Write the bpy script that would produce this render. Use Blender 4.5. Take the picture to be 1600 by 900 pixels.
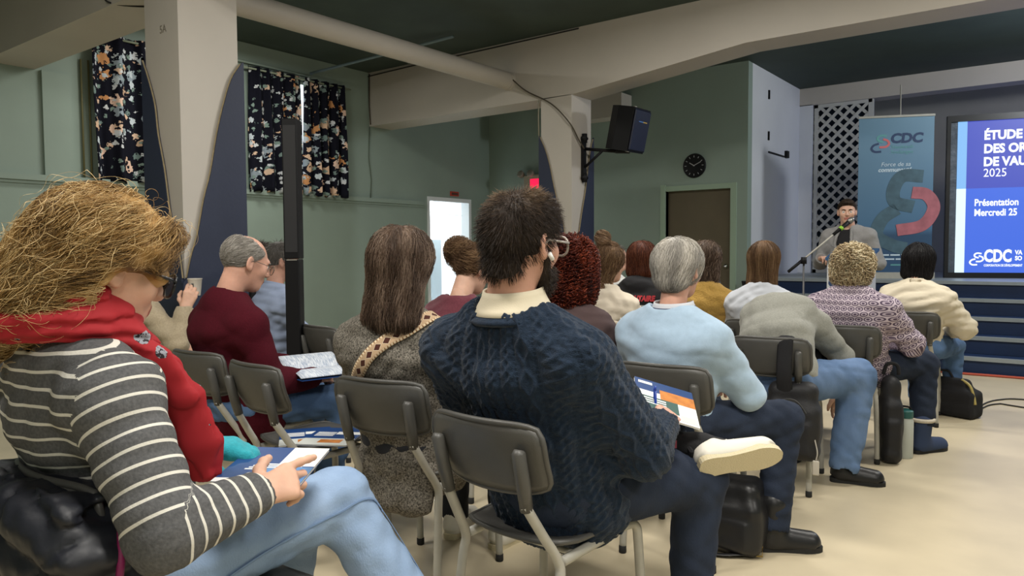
import bpy, math, random
import numpy as np
from mathutils import Vector, Matrix
R = math.radians
sc = bpy.context.scene
col = sc.collection
for o in list(bpy.data.objects): bpy.data.objects.remove(o)

# ------------------------------------------------------------------ camera
cam_d = bpy.data.cameras.new('camera'); cam = bpy.data.objects.new('camera', cam_d); col.objects.link(cam)
cam_d.sensor_width = 36.0; cam_d.lens = 36.0*1165/1600; cam_d.clip_start = .05; cam_d.clip_end = 60
def cam_axes(yaw, pitch, roll):
    f = Vector((-math.sin(yaw)*math.cos(pitch), math.cos(yaw)*math.cos(pitch), -math.sin(pitch)))
    r0 = Vector((math.cos(yaw), math.sin(yaw), 0)); u0 = r0.cross(f)
    r = math.cos(roll)*r0-math.sin(roll)*u0; u = math.cos(roll)*u0+math.sin(roll)*r0
    return r, u, f
r_, u_, f_ = cam_axes(R(37.3), math.atan(1165/23400), .0058)
cam.matrix_world = Matrix(((r_.x, u_.x, -f_.x, 0), (r_.y, u_.y, -f_.y, 0), (r_.z, u_.z, -f_.z, 1.22), (0, 0, 0, 1)))
sc.camera = cam

# ------------------------------------------------------------------ light and exposure
w = bpy.data.worlds.new('world'); sc.world = w; w.use_nodes = True
w.node_tree.nodes['Background'].inputs[0].default_value = (.8, .86, .9, 1)
w.node_tree.nodes['Background'].inputs[1].default_value = .25
def area(name, loc, size, power, colr, rot=(0, 0, 0)):
    d = bpy.data.lights.new(name, 'AREA'); d.shape = 'RECTANGLE'; d.size, d.size_y = size; d.energy = power; d.color = colr
    o = bpy.data.objects.new(name, d); col.objects.link(o); o.location = loc; o.rotation_euler = rot; return o
WARM = (1, .955, .88)
def lamp(loc, power, colr):
    d = bpy.data.lights.new('ceiling_and_fill_lamp', 'POINT'); d.energy = power; d.color = colr; d.shadow_soft_size = .22
    o = bpy.data.objects.new('ceiling_and_fill_lamp', d); col.objects.link(o); o.location = loc
for x, y, p in ((-.4, 1.2, 60), (-2.6, 4.9, 54), (.3, 5.2, 60), (-2.7, .5, 54), (1.7, -1.5, 68), (2.6, 2.2, 54)):
    area('ceiling_and_fill_lamp', (x, y, 3.56), (1.3, .35), p, WARM); lamp((x, y, 3.4), 13, WARM)
area('ceiling_and_fill_lamp', (-6.6, 4.4, 3.54), (.35, 1.2), 34, (1, .98, .9))
lamp((.9, 8.9, 3.35), 165, (.92, .96, 1)); lamp((1.5, 12.4, 3.2), 32, (.92, .96, 1))  # added unseen fill lights, brightening the white side wall and stage back wall
sc.view_settings.view_transform = 'Standard'; sc.view_settings.look = 'None'
sc.view_settings.exposure = 0.45; sc.view_settings.gamma = 1.0
try: sc.view_settings.use_curve_mapping = False
except Exception: pass

# ------------------------------------------------------------------ materials
def nt(name):
    m = bpy.data.materials.new(name); m.use_nodes = True
    t = m.node_tree; b = t.nodes['Principled BSDF']; return m, t, b
def N(t, kind, **k):
    n = t.nodes.new(kind)
    for a, v in k.items():
        if a.startswith('i_'): n.inputs[a[2:].replace('_', ' ')].default_value = v
        else: setattr(n, a, v)
    return n
def c4(c): return (c[0], c[1], c[2], 1)
def hexc(h):
    v = [int(h[i:i+2], 16)/255 for i in (0, 2, 4)]
    return tuple(x/12.92 if x <= .04045 else ((x+.055)/1.055)**2.4 for x in v)
def mat(name, c, rough=.6, metal=0, var=.0, vscale=6, bump=0, bscale=60, c2=None, spec=.4, stretch=(1, 1, 1), bdist=.004, sheen=0, emit=0, trans=0, detail=4):
    """plain surface: colour with slight noise variation and noise relief"""
    m, t, b = nt(name)
    b.inputs['Roughness'].default_value = rough; b.inputs['Metallic'].default_value = metal
    b.inputs['Specular IOR Level'].default_value = spec
    b.inputs['Base Color'].default_value = c4(c)
    if sheen: b.inputs['Sheen Weight'].default_value = sheen
    if trans: b.inputs['Transmission Weight'].default_value = trans
    if emit: b.inputs['Emission Color'].default_value = c4(c); b.inputs['Emission Strength'].default_value = emit
    if var or bump or c2:
        tc = N(t, 'ShaderNodeTexCoord'); mp = N(t, 'ShaderNodeMapping'); mp.inputs['Scale'].default_value = stretch
        t.links.new(tc.outputs['Object'], mp.inputs['Vector'])
    if var or c2:
        n = N(t, 'ShaderNodeTexNoise', i_Scale=vscale, i_Detail=detail); t.links.new(mp.outputs[0], n.inputs['Vector'])
        r = N(t, 'ShaderNodeValToRGB'); r.color_ramp.elements[0].position = .3; r.color_ramp.elements[1].position = .7
        d = c2 if c2 else tuple(max(0, x*(1-var)) for x in c); e = c if c2 else tuple(min(1, x*(1+var)) for x in c)
        r.color_ramp.elements[0].color = c4(d); r.color_ramp.elements[1].color = c4(e)
        t.links.new(n.outputs[0], r.inputs[0]); t.links.new(r.outputs[0], b.inputs['Base Color'])
    if bump:
        n2 = N(t, 'ShaderNodeTexNoise', i_Scale=bscale, i_Detail=3.0); t.links.new(mp.outputs[0], n2.inputs['Vector'])
        bp = N(t, 'ShaderNodeBump', i_Strength=bump, i_Distance=bdist); t.links.new(n2.outputs[0], bp.inputs['Height']); t.links.new(bp.outputs[0], b.inputs['Normal'])
    return m
def uvmat(name, build, rough=.85, bump=None, spec=.2):
    """material driven by the UV layer: build(t, u, v) -> colour socket"""
    m, t, b = nt(name); b.inputs['Roughness'].default_value = rough; b.inputs['Specular IOR Level'].default_value = spec
    uv = N(t, 'ShaderNodeUVMap', uv_map='UVMap'); s = N(t, 'ShaderNodeSeparateXYZ'); t.links.new(uv.outputs[0], s.inputs[0])
    t.links.new(build(t, s.outputs[0], s.outputs[1]), b.inputs['Base Color'])
    if bump:
        tc = N(t, 'ShaderNodeTexCoord'); n2 = N(t, 'ShaderNodeTexNoise', i_Scale=bump[0], i_Detail=3.0); t.links.new(tc.outputs['Object'], n2.inputs['Vector'])
        bp = N(t, 'ShaderNodeBump', i_Strength=bump[1], i_Distance=.004); t.links.new(n2.outputs[0], bp.inputs['Height']); t.links.new(bp.outputs[0], b.inputs['Normal'])
    return m
def M(t, op, a, b=None, c=None):
    n = N(t, 'ShaderNodeMath', operation=op)
    for i, x in enumerate((a, b, c)):
        if x is None: continue
        if isinstance(x, (int, float)): n.inputs[i].default_value = x
        else: t.links.new(x, n.inputs[i])
    return n.outputs[0]
def MIX(t, f, a, b):
    n = N(t, 'ShaderNodeMix', data_type='RGBA')
    t.links.new(f, n.inputs[0]) if not isinstance(f, float) else setattr(n.inputs[0], 'default_value', f)
    for i, x in ((6, a), (7, b)):
        if isinstance(x, tuple): n.inputs[i].default_value = c4(x)
        else: t.links.new(x, n.inputs[i])
    return n.outputs[2]
def skinmat(name, c):
    m = mat(name, c, rough=.5, var=.10, vscale=22, bump=.12, bscale=160, bdist=.002, spec=.35)
    b = m.node_tree.nodes['Principled BSDF']; b.inputs['Subsurface Weight'].default_value = .12
    b.inputs['Subsurface Radius'].default_value = (.02, .008, .004); b.inputs['Subsurface Scale'].default_value = .5
    return m
def hairmat(name, c1, c2, c3=None, rough=.55):
    m, t, b = nt(name); b.inputs['Roughness'].default_value = rough; b.inputs['Specular IOR Level'].default_value = .22
    a = N(t, 'ShaderNodeAttribute', attribute_name='hv'); r = N(t, 'ShaderNodeValToRGB')
    r.color_ramp.elements[0].color = c4(c1); r.color_ramp.elements[1].color = c4(c3 or c2)
    if c3: e = r.color_ramp.elements.new(.5); e.color = c4(c2)
    t.links.new(a.outputs['Fac'], r.inputs[0]); t.links.new(r.outputs[0], b.inputs['Base Color'])
    tc = N(t, 'ShaderNodeTexCoord'); n = N(t, 'ShaderNodeTexNoise', i_Scale=90.0, i_Detail=2.0); t.links.new(tc.outputs['Object'], n.inputs['Vector'])
    bp = N(t, 'ShaderNodeBump', i_Strength=.5, i_Distance=.003); t.links.new(n.outputs[0], bp.inputs['Height']); t.links.new(bp.outputs[0], b.inputs['Normal'])
    return m
def denim(name, c, wear):
    return mat(name, c, rough=.85, c2=wear, vscale=7, bump=.35, bscale=260, spec=.2, stretch=(1, 1, .6))

# ------------------------------------------------------------------ mesh helpers
def mk(name, V, F, m=None, parent=None, smooth=True, loc=None, rot=None):
    me = bpy.data.meshes.new(name)
    me.from_pydata([tuple(map(float, v)) for v in V], [], [tuple(map(int, f)) for f in F]); me.update()
    return ob(name, me, m, parent, smooth, loc, rot)
def ob(name, me, m=None, parent=None, smooth=True, loc=None, rot=None):
    if smooth: me.polygons.foreach_set('use_smooth', [True]*len(me.polygons))
    if m is not None and not me.materials: me.materials.append(m)
    o = bpy.data.objects.new(name, me); col.objects.link(o)
    if parent: o.parent = parent
    if loc is not None: o.location = loc
    if rot is not None: o.rotation_euler = rot
    return o
def fast_mesh(name, V, Q, uv=None, attr=None):
    """V (n,3), Q (m,k) numpy arrays"""
    me = bpy.data.meshes.new(name); k = Q.shape[1]
    me.vertices.add(len(V)); me.vertices.foreach_set('co', np.ascontiguousarray(V, np.float32).ravel())
    me.loops.add(Q.size); me.loops.foreach_set('vertex_index', np.ascontiguousarray(Q, np.int32).ravel())
    me.polygons.add(len(Q)); me.polygons.foreach_set('loop_start', np.arange(0, Q.size, k, dtype=np.int32))
    try: me.polygons.foreach_set('loop_total', np.full(len(Q), k, np.int32))
    except Exception: pass
    if uv is not None:
        l = me.uv_layers.new(name='UVMap'); l.data.foreach_set('uv', np.ascontiguousarray(uv, np.float32).ravel())
    if attr is not None:
        a = me.attributes.new('hv', 'FLOAT', 'POINT'); a.data.foreach_set('value', np.ascontiguousarray(attr, np.float32))
    me.update(calc_edges=True); me.validate(); return me
def tag(o, label=None, cat=None, group=None, kind=None):
    if label: o['label'] = label
    if cat: o['category'] = cat
    if group: o['group'] = group
    if kind: o['kind'] = kind
    return o
def thing(name, label, cat, loc=(0, 0, 0), rz=0, group=None):
    o = bpy.data.objects.new(name, None); col.objects.link(o); o.empty_display_size = .1
    o.location = loc; o.rotation_euler = (0, 0, rz); return tag(o, label, cat, group)
class MB:
    """collects simple solids and links them as one mesh object"""
    def __init__(s): s.V = []; s.F = []
    def add(s, V, F):
        n = len(s.V); s.V += [tuple(v) for v in V]; s.F += [tuple(i+n for i in f) for f in F]; return s
    def box(s, lo, hi, bev=0):
        x0, y0, z0 = lo; x1, y1, z1 = hi
        return s.add([(x0, y0, z0), (x1, y0, z0), (x1, y1, z0), (x0, y1, z0), (x0, y0, z1), (x1, y0, z1), (x1, y1, z1), (x0, y1, z1)],
                     [(0, 3, 2, 1), (4, 5, 6, 7), (0, 1, 5, 4), (1, 2, 6, 5), (2, 3, 7, 6), (3, 0, 4, 7)])
    def bevbox(s, lo, hi, b):
        """box with chamfered vertical and horizontal edges"""
        x0, y0, z0 = lo; x1, y1, z1 = hi; V = []; 
        ring = lambda e, z: [(x0+b+e*-b+0, y0+0+(b-e*b), z)]
        def rect(i, z):
            return [(x0+b, y0+i, z), (x1-b, y0+i, z), (x1-i, y0+b, z), (x1-i, y1-b, z), (x1-b, y1-i, z), (x0+b, y1-i, z), (x0+i, y1-b, z), (x0+i, y0+b, z)]
        for i, z in ((b*.8, z0), (0, z0+b), (0, z1-b), (b*.8, z1)): V += rect(i, z)
        F = [tuple(reversed(range(8))), tuple(range(24, 32))]
        for k in range(3):
            for i in range(8): F.append((k*8+i, k*8+(i+1) % 8, k*8+8+(i+1) % 8, k*8+8+i))
        return s.add(V, F)
    def tube(s, pts, r, n=8, cap=True, flat=None):
        pts = [Vector(p) for p in pts]; V = []; F = []; up = None
        rs = r if isinstance(r, (list, tuple)) else [r]*len(pts)
        for i, p in enumerate(pts):
            d = (pts[min(i+1, len(pts)-1)]-pts[max(i-1, 0)]).normalized()
            if up is None: up = Vector((0, 0, 1)) if abs(d.z) < .9 else Vector((1, 0, 0))
            e1 = (up-d*up.dot(d)).normalized(); e2 = d.cross(e1); up = e1
            f1 = flat if flat and flat > 0 else 1; f2 = -flat if flat and flat < 0 else 1
            for k in range(n):
                a = 2*math.pi*k/n; V.append(p+(e1*math.cos(a)*f1+e2*math.sin(a)*f2)*rs[i])
        for i in range(len(pts)-1):
            for k in range(n): F.append((i*n+k, i*n+(k+1) % n, i*n+n+(k+1) % n, i*n+n+k))
        if cap: F += [tuple(reversed(range(n))), tuple(range(len(V)-n, len(V)))]
        return s.add(V, F)
    def lathe(s, prof, n=16, c=(0, 0, 0)):
        V = []; F = []
        for r, z in prof:
            for k in range(n): V.append((c[0]+r*math.cos(2*math.pi*k/n), c[1]+r*math.sin(2*math.pi*k/n), c[2]+z))
        for i in range(len(prof)-1):
            for k in range(n): F.append((i*n+k, i*n+(k+1) % n, i*n+n+(k+1) % n, i*n+n+k))
        F += [tuple(reversed(range(n))), tuple(range(len(V)-n, len(V)))]
        return s.add(V, F)
    def prism(s, poly, d, lift=lambda p, e: (p[0], e, p[1])):
        """polygon (2-D points) extruded between d[0] and d[1]"""
        n = len(poly); V = [lift(p, d[0]) for p in poly]+[lift(p, d[1]) for p in poly]
        F = [tuple(range(n)), tuple(reversed(range(n, 2*n)))]+[(i, n+i, n+(i+1) % n, (i+1) % n) for i in range(n)]
        return s.add(V, F)
    def build(s, name, m, parent=None, smooth=False, loc=None, rot=None, auto=None):
        o = mk(name, s.V, s.F, m, parent, smooth, loc, rot)
        me = o.data
        import bmesh
        bm = bmesh.new(); bm.from_mesh(me); bmesh.ops.recalc_face_normals(bm, faces=bm.faces); bm.to_mesh(me); bm.free()
        if smooth and auto:
            try: me.set_sharp_from_angle(angle=R(auto))
            except Exception: pass
        return o
def catmull(pts, per=6):
    P = [np.array(p, float) for p in pts]; P = [2*P[0]-P[1]]+P+[2*P[-1]-P[-2]]; out = []
    for i in range(1, len(P)-2):
        for k in range(per):
            t = k/per; a, b, c, d = P[i-1:i+3]
            out.append(.5*((2*b)+(-a+c)*t+(2*a-5*b+4*c-d)*t*t+(-a+3*b-3*c+d)*t**3))
    out.append(P[-2]); return out
def shell(name, grid, th, m, parent=None, closed_u=False, uv=False):
    """closed sheet of given thickness from a (nu,nv,3) grid"""
    G = np.array(grid, float); nu, nv = G.shape[:2]
    du = np.gradient(G, axis=0); dv = np.gradient(G, axis=1)
    if closed_u: du = (np.roll(G, -1, 0)-np.roll(G, 1, 0))/2
    n = np.cross(du, dv); n /= np.linalg.norm(n, axis=2, keepdims=True)+1e-9
    A = (G+n*th/2).reshape(-1, 3); B = (G-n*th/2).reshape(-1, 3); o = nu*nv; F = []; ix = lambda i, j: (i % nu)*nv+j
    uu = nu if closed_u else nu-1
    for i in range(uu):
        for j in range(nv-1):
            a, b, c, d = ix(i, j), ix(i+1, j), ix(i+1, j+1), ix(i, j+1)
            F.append((a, b, c, d)); F.append((o+d, o+c, o+b, o+a))
        for j, s in ((0, 1), (nv-1, -1)):
            a, b = ix(i, j), ix(i+1, j); F.append((a, o+a, o+b, b)[::s])
    if not closed_u:
        for i, s in ((0, -1), (nu-1, 1)):
            for j in range(nv-1): a, b = ix(i, j), ix(i, j+1); F.append((a, o+a, o+b, b)[::s])
    return mk(name, np.vstack([A, B]), F, m, parent, True)
def text(body, size, m, parent, mw, name='lettering', ext=.0008, bold=0., align='LEFT', sx=1.0, shear=0):
    cu = bpy.data.curves.new(name, 'FONT'); cu.body = body; cu.size = size; cu.extrude = ext; cu.offset = bold; cu.align_x = align; cu.resolution_u = 3; cu.shear = shear
    t = bpy.data.objects.new('tmp', cu); col.objects.link(t); bpy.context.view_layer.update()
    me = bpy.data.meshes.new_from_object(t.evaluated_get(bpy.context.evaluated_depsgraph_get())); bpy.data.objects.remove(t)
    me.transform(mw @ Matrix.Diagonal((sx, 1, 1, 1))); me.materials.clear(); return ob(name, me, m, parent, False)
def frame(o, ex, ey):
    ex = Vector(ex).normalized(); ey = Vector(ey).normalized(); ez = ex.cross(ey)
    return Matrix(((ex.x, ey.x, ez.x, o[0]), (ex.y, ey.y, ez.y, o[1]), (ex.z, ey.z, ez.z, o[2]), (0, 0, 0, 1)))
def copy_tree(o, parent=None):
    c = o.copy(); col.objects.link(c); c.parent = parent
    for ch in o.children: copy_tree(ch, c)
    return c
# ------------------------------------------------------------------ the room
XW, YB, ZC = -7.77, 9.6, 3.65           # window wall, back wall, ceiling
CX, CY1, CY2, CW = -4.5, 2.495, 7.008, .41
green = mat('sage_wall_paint', hexc('8a9a90'), rough=.62, var=.06, vscale=1.1, bump=.25, bscale=9, bdist=.006)
dkgreen = mat('dark_green_ceiling_paint', hexc('38453f'), rough=.7, var=.12, vscale=2.5, bump=.25, bscale=14)
cream = mat('cream_beam_paint', hexc('b4aea5'), rough=.55, var=.04, vscale=1.5, bump=.15, bscale=12)
navy = mat('navy_panel_paint', hexc('262d41'), rough=.6, var=.07, vscale=3, bump=.15, bscale=40)
ply = mat('plywood_edge', hexc('8d8064'), rough=.8, var=.15, vscale=30)
whitewall = mat('white_wall_paint', hexc('d2d5db'), rough=.6, var=.03, vscale=2)
floor_m = mat('beige_vinyl_floor', hexc('c4b79b'), rough=.38, var=.07, vscale=3.5, bump=.06, bscale=7, spec=.45)
brown = mat('brown_door', hexc('5d5442'), rough=.55, var=.06, vscale=4)
frame_m = mat('pale_green_frame_paint', hexc('93a793'), rough=.55)
black = mat('black_plastic', (.006, .006, .007), rough=.55, spec=.22)
softblack = mat('black_cloth', (.012, .012, .014), rough=.9, bump=.3, bscale=180)
white = mat('white_plastic', (.78, .78, .76), rough=.45)
steel = mat('grey_painted_steel', hexc('a9a69c'), rough=.42, var=.05, vscale=30, spec=.5)
chrome = mat('chrome', (.7, .7, .7), rough=.22, metal=1)
def st(o, name=None): o['kind'] = 'structure'; return o
st(MB().box((-8.6, -4, -.1), (5.5, 13.6, 0)).build('floor', floor_m))
st(MB().box((-8.6, -4, ZC), (5.5, 13.6, ZC+.1)).build('ceiling', dkgreen))
# window wall: thicker below the ledge, doorway near the far corner
wl = st(MB().box((XW-.15, -4, 0), (XW, 8.15, ZC)).box((XW-.15, 8.15, 2.0), (XW, 9.1, ZC)).box((XW-.15, 9.1, 0), (XW, YB, ZC)).build('wall_left', green))
MB().box((XW, -4, 1.9), (XW+.05, 8.05, 1.955)).build('wall_ledge', green, wl)
MB().box((XW, -4, 1.87), (XW+.02, 8.05, 1.9)).build('wall_ledge', green, wl)
MB().box((XW, 2.95, 1.955), (XW+.03, 3.2, 2.93)).build('wall_pilaster', green, wl)
for y, z1 in ((3.3, 3.1), (3.37, 3.1)):
    MB().tube([(XW+.02, y, 1.95), (XW+.02, y, z1)], .009, 6).build('conduit', mat('brass_conduit', hexc('6f6b48'), rough=.5), wl, True)
MB().tube([(XW+.012, 7.0, 2.92), (XW+.012, 6.98, 2.5), (XW+.012, 7.02, 2.2), (XW+.012, 7.0, 1.95)], .006, 6).build('wall_cable', mat('dull_cable', hexc('5d6a5d')), wl, True)
MB().tube([(XW+.02, 7.0, 3.63), (XW+.02, 6.99, 3.2), (XW+.03, 7.0, 2.95)], .008, 6).build('wall_cable', mat('dark_cable', hexc('4a4338')), wl, True)
MB().tube([(XW+.04, 4.7, 3.42), (XW+.04, 6.0, 3.42)], .015, 6).build('conduit', green, wl, True)
MB().tube([(XW+.05, 6.0, 3.45), (-5.6, 6.3, 3.6)], .018, 6).build('conduit', mat('bluish_conduit', hexc('6f8288')), wl, True)
wb = st(MB().box((XW-.15, YB, 0), (-4.61, YB+.15, ZC)).box((-4.61, YB, 2.04), (-3.67, YB+.15, ZC)).box((-3.67, YB, 0), (-3.46, YB+.15, ZC)).build('wall_back', green))
MB().box((-6.5, YB-.3, 3.10), (-5.15, YB, 3.42)).build('soffit', cream, wb)
ww = st(MB().box((-3.62, YB+.15, 0), (-3.46, 11.8, ZC)).build('wall_stage_side', whitewall))
for a, b in (((10.36, 3.28), (10.39, 3.4)), ((10.36, 2.72), (10.39, 2.84))):
    MB().box((-3.46, a[0], a[1]), (-3.44, b[0], b[1])).build('hinge', black, ww)
MB().box((-3.46, 10.38, 2.55), (-3.44, 11.05, 2.57)).build('latch_bar', black, ww)
MB().box((-3.46, 11.1, 2.55), (-3.42, 11.2, 2.65)).build('latch_knob', black, ww)
wr = st(MB().box((5.4, -4, 0), (5.5, 13.6, ZC)).build('wall_right', green))
wn = st(MB().box((-8.6, -4.1, 0), (5.5, -4, ZC)).build('wall_behind', green))
wsb = st(MB().box((-3.9, 13.1, 0), (5.4, 13.2, ZC)).build('wall_stage_back', mat('charcoal_stage_wall', hexc('82807b'), rough=.85, var=.08, vscale=1.5)))
pr = st(MB().box((-3.46, 11.8, 3.39), (5.4, 12.1, ZC)).build('beam_stage_front', cream))
MB().box((-3.46, 11.8, 0.86), (-3.27, 11.9, 3.4)).build('wall_return', whitewall, ww)
# bright room beyond the doorway of the window wall
wd = st(MB().box((XW-1.6, 7.6, 0), (XW-1.5, 12.6, 2.6)).box((XW-1.6, 12.5, 0), (XW-.15, 12.6, 2.6)).box((XW-1.6, 7.5, 0), (XW-.15, 7.6, 2.6)).box((XW-1.6, 7.5, 2.6), (XW-.15, 12.6, 2.7)).box((XW-1.6, 7.5, -.08), (XW+.0, 12.6, .003)).build('wall_side_room', mat('bright_white_wall', (.9, .93, .95), rough=.6)))
MB().box((XW-1.5, 10.15, 0), (XW-1.47, 10.2, 1.9)).box((XW-1.5, 10.9, 0), (XW-1.47, 10.96, 1.9)).box((XW-1.5, 10.15, 1.9), (XW-1.47, 10.96, 1.95)).build('door_casing', mat('pale_casing', (.72, .78, .84)), wd)
MB().box((XW-1.2, 9.05, 0), (XW-.9, 9.4, 1.42)).build('cabinet_block', mat('pale_grey_block', hexc('9aa4ad')), wd)
area('side_room_lamp', (XW-.8, 9.9, 2.5), (.8, 1.6), 120, (.95, .98, 1))
d1 = st(MB().box((XW-.15, 8.12, 0), (XW+.015, 8.17, 1.98)).box((XW-.15, 9.06, 0), (XW+.015, 9.12, 1.98)).box((XW-.15, 8.12, 1.98), (XW+.015, 9.12, 2.04)).build('door_1', mat('white_door_frame', (.72, .76, .78))))
d2 = st(MB().box((-4.6, YB+.06, 0), (-3.68, YB+.1, 2.03)).build('door_2', brown))
MB().box((-4.68, YB-.03, 0), (-4.61, YB+.1, 2.12)).build('door_frame', frame_m, d2)
MB().box((-3.68, YB-.02, 0), (-3.6, YB+.1, 2.1)).build('door_frame', frame_m, d2)
MB().box((-4.61, YB-.021, 2.03), (-3.68, YB+.1, 2.099)).build('door_frame', frame_m, d2)
MB().lathe([(.0, 0), (.028, .005), (.028, .03), (0, .04)], 12).build('door_knob', chrome, d2, True, loc=(-3.76, YB+.06, 1.0), rot=(R(90), 0, 0))
# beams and columns
st(MB().box((XW, CY1, 2.93), (5.4, CY1+CW, ZC)).build('beam_near', cream))
b2 = MB(); b2.box((XW, CY2, 2.93), (CX-CW, CY2+CW, ZC))
b2.prism([(CX-CW, 2.93), (CX, 2.935), (-2.56, 3.165), (5.4, 3.165), (5.4, ZC), (CX-CW, ZC)], (CY2, CY2+CW))
st(b2.build('beam_far', cream))
def column(name, y, left, right, z0):
    c = st(MB().box((CX-CW, y, 0), (CX, y+CW, 2.94)).build(name, cream))
    th = .022
    poly = [(CX-CW-.02, 0), (CX+.0, 0), (CX+.0, left[-1][1]-.03)]+[p for p in catmull(left[::-1], 4)]+[(CX-CW-.02, left[0][1]+.02)]
    o = MB().prism([(p[0], p[1]) for p in poly], (y-th, y-.001)).build('wavy_panel', navy, c)
    e = MB().tube([(p[0]+.003, y-th*.6, p[1]) for p in catmull(left, 4)], .006, 5).build('panel_edge', ply, o)
    poly = [(y-th, 0), (y+CW+.03, 0), (y+CW+.03, right[0][1]+.02)]+[(p[0], p[1]) for p in catmull(right, 4)]+[(y-th, right[-1][1]-.03)]
    o = MB().prism(poly, (CX+.001, CX+th), lift=lambda p, e: (e, p[0], p[1])).build('wavy_panel', navy, c)
    MB().tube([(CX+th*.6, p[0]-.003, p[1]) for p in catmull(right, 4)], .006, 5).build('panel_edge', ply, o)
    # sides away from the camera are clad alike
    MB().prism([(CX-CW-.02, 0), (CX, 0), (CX-.1, 1.3), (CX-.3, 1.9), (CX-CW-.02, 2.5)], (y+CW+.001, y+CW+th)).build('wavy_panel', navy, c)
    return c
c1 = column('column_near', CY1, [(-4.93, 2.48), (-4.857, 2.348), (-4.785, 2.173), (-4.755, 1.986), (-4.688, 1.755), (-4.626, 1.445), (-4.543, 1.24), (-4.503, 1.06)],
       [(2.915, 2.47), (2.843, 2.358), (2.783, 2.182), (2.732, 1.989), (2.68, 1.736), (2.631, 1.569), (2.581, 1.342), (2.534, 1.199), (2.500, 1.062)], 0)
c2 = column('column_far', CY2, [(-4.92, 2.51), (-4.844, 2.354), (-4.784, 2.17), (-4.732, 1.951), (-4.673, 1.734), (-4.605, 1.517), (-4.571, 1.302), (-4.503, 1.1)],
       [(7.44, 2.493), (7.385, 2.363), (7.329, 2.141), (7.273, 1.883), (7.204, 1.663), (7.136, 1.41), (7.069, 1.194), (7.012, 1.08)], 0)
text('5A', .07, mat('faint_pencil', hexc('7d776c')), c1, frame((-4.72, CY1-.002, 2.62), (1, 0, 0), (0, 0, 1)))
MB().tube(catmull([(-5.4, CY1-.01, 3.2), (-5.42, CY1-.01, 3.05), (-5.38, CY1-.01, 2.95), (-5.2, CY1+.15, 2.925), (-4.93, CY1+.3, 2.925)]), .007, 6).build('beam_cable', mat('black_cable', (.015, .014, .013)), c1, True)
MB().tube(catmull([(-5.3, CY2-.05, 3.22), (-5.1, CY2-.03, 3.05), (-4.75, CY2-.03, 2.86), (-4.5, CY2-.04, 2.62), (-4.47, CY2+.1, 2.45), (-4.46, CY2+.2, 2.36)]), .008, 6).build('beam_cable', mat('dark_cable', hexc('4a4338')), c2, True)
MB().tube([(-4.93, CY2-.01, 2.92), (-4.94, CY2-.01, 2.75), (-4.93, CY2-.015, 2.5)], .008, 6).build('beam_cable', mat('beige_cable', hexc('8a8676')), c2, True)
MB().tube(catmull([(XW, CY2-.012, 3.6), (-6.9, CY2-.012, 3.615), (-5.8, CY2-.012, 3.62), (-4.4, CY2-.012, 3.63)]), .008, 5).build('beam_cable', mat('black_cable', (.015, .014, .013)), c2, True)
pp = tag(MB().tube([(-5.37, CY1+CW, 3.2), (-5.37, CY2-.02, 3.2)], .1, 20).build('duct_pipe', cream, None, True, auto=40), 'thick cream pipe running under the dark ceiling to the far beam', 'pipe')
MB().tube([(-5.37, CY2-.05, 3.2), (-5.37, CY2, 3.2)], .106, 20).build('end_collar', cream, pp, True, auto=40)
for y in ():
    MB().tube([(-5.49, y, 3.2), (-5.46, y, 3.64)], .008, 6).tube([(-5.25, y, 3.2), (-5.28, y, 3.64)], .008, 6).build('pipe_hanger', steel, pp, True)

# stage: five risers with pale nosings, platform behind
ZS = .86; bluepaint = mat('navy_stage_paint', hexc('10284c'), rough=.5, var=.1, vscale=5); nose = mat('grey_step_nosing', hexc('8d9599'), rough=.4, var=.04, vscale=12)
stg = tag(thing('stage_platform', 'navy stage platform with five wide steps and pale grey nosings', 'stage', (0, 0, 0)))
for i in range(5):
    y0 = 8.38+.28*i; z = .172*(i+1)
    y1 = y0+.28 if i < 4 else 13.08
    s = MB().box((-3.42, y0+.012, 0 if i == 0 else z-.172), (5.3, min(y1+.012, 13.09), z-.004)).build('step', bluepaint, stg)
    MB().box((-3.43, y0-.012, z-.036), (5.3, y0+.05, z)).build('nosing', nose, s)
    MB().box((-3.42, y0+.05, z-.004), (5.3, y1, z-.0005)).build('tread', nose if i == 4 else bluepaint, s)
tag(MB().tube(catmull([(-3.3, 8.36, .012), (-1.5, 8.355, .012), (-.9, 8.33, .012), (-.3, 8.35, .012), (2, 8.36, .012)]), .012, 6).build('red_floor_cable', mat('red_orange_cable', hexc('b5503a'), rough=.5), None, True), 'red cable running along the foot of the stage steps', 'cable')

# lattice screen at the left end of the stage
lat = thing('lattice_screen', 'white diagonal lattice screen standing at the side of the stage', 'lattice', (0, 11.86, ZS+.002))
latm = mat('white_lattice_paint', hexc('b9b9b4'), rough=.6)
x0, x1, zt = -3.25, -2.45, 2.53
MB().box((x0, -.02, 0), (x0+.05, .02, zt)).build('frame_post', latm, lat); MB().box((x1-.05, -.02, 0), (x1+.02, .02, zt)).build('frame_post', latm, lat)
MB().box((x0, -.02, 0), (x1, .02, .05)).build('frame_rail', latm, lat); MB().box((x0, -.02, zt-.05), (x1, .02, zt)).build('frame_rail', latm, lat)
def clip_diag(c, s):
    P = []
    for x in (x0+.02, x1-.02):
        z = s*(x-x0)+c
        if 0 <= z <= zt: P.append((x, z))
    for z in (.02, zt-.02):
        x = x0+(z-c)/s
        if x0 <= x <= x1: P.append((x, z))
    return sorted(P)[::len(P)-1] if len(P) > 1 else None
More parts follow.
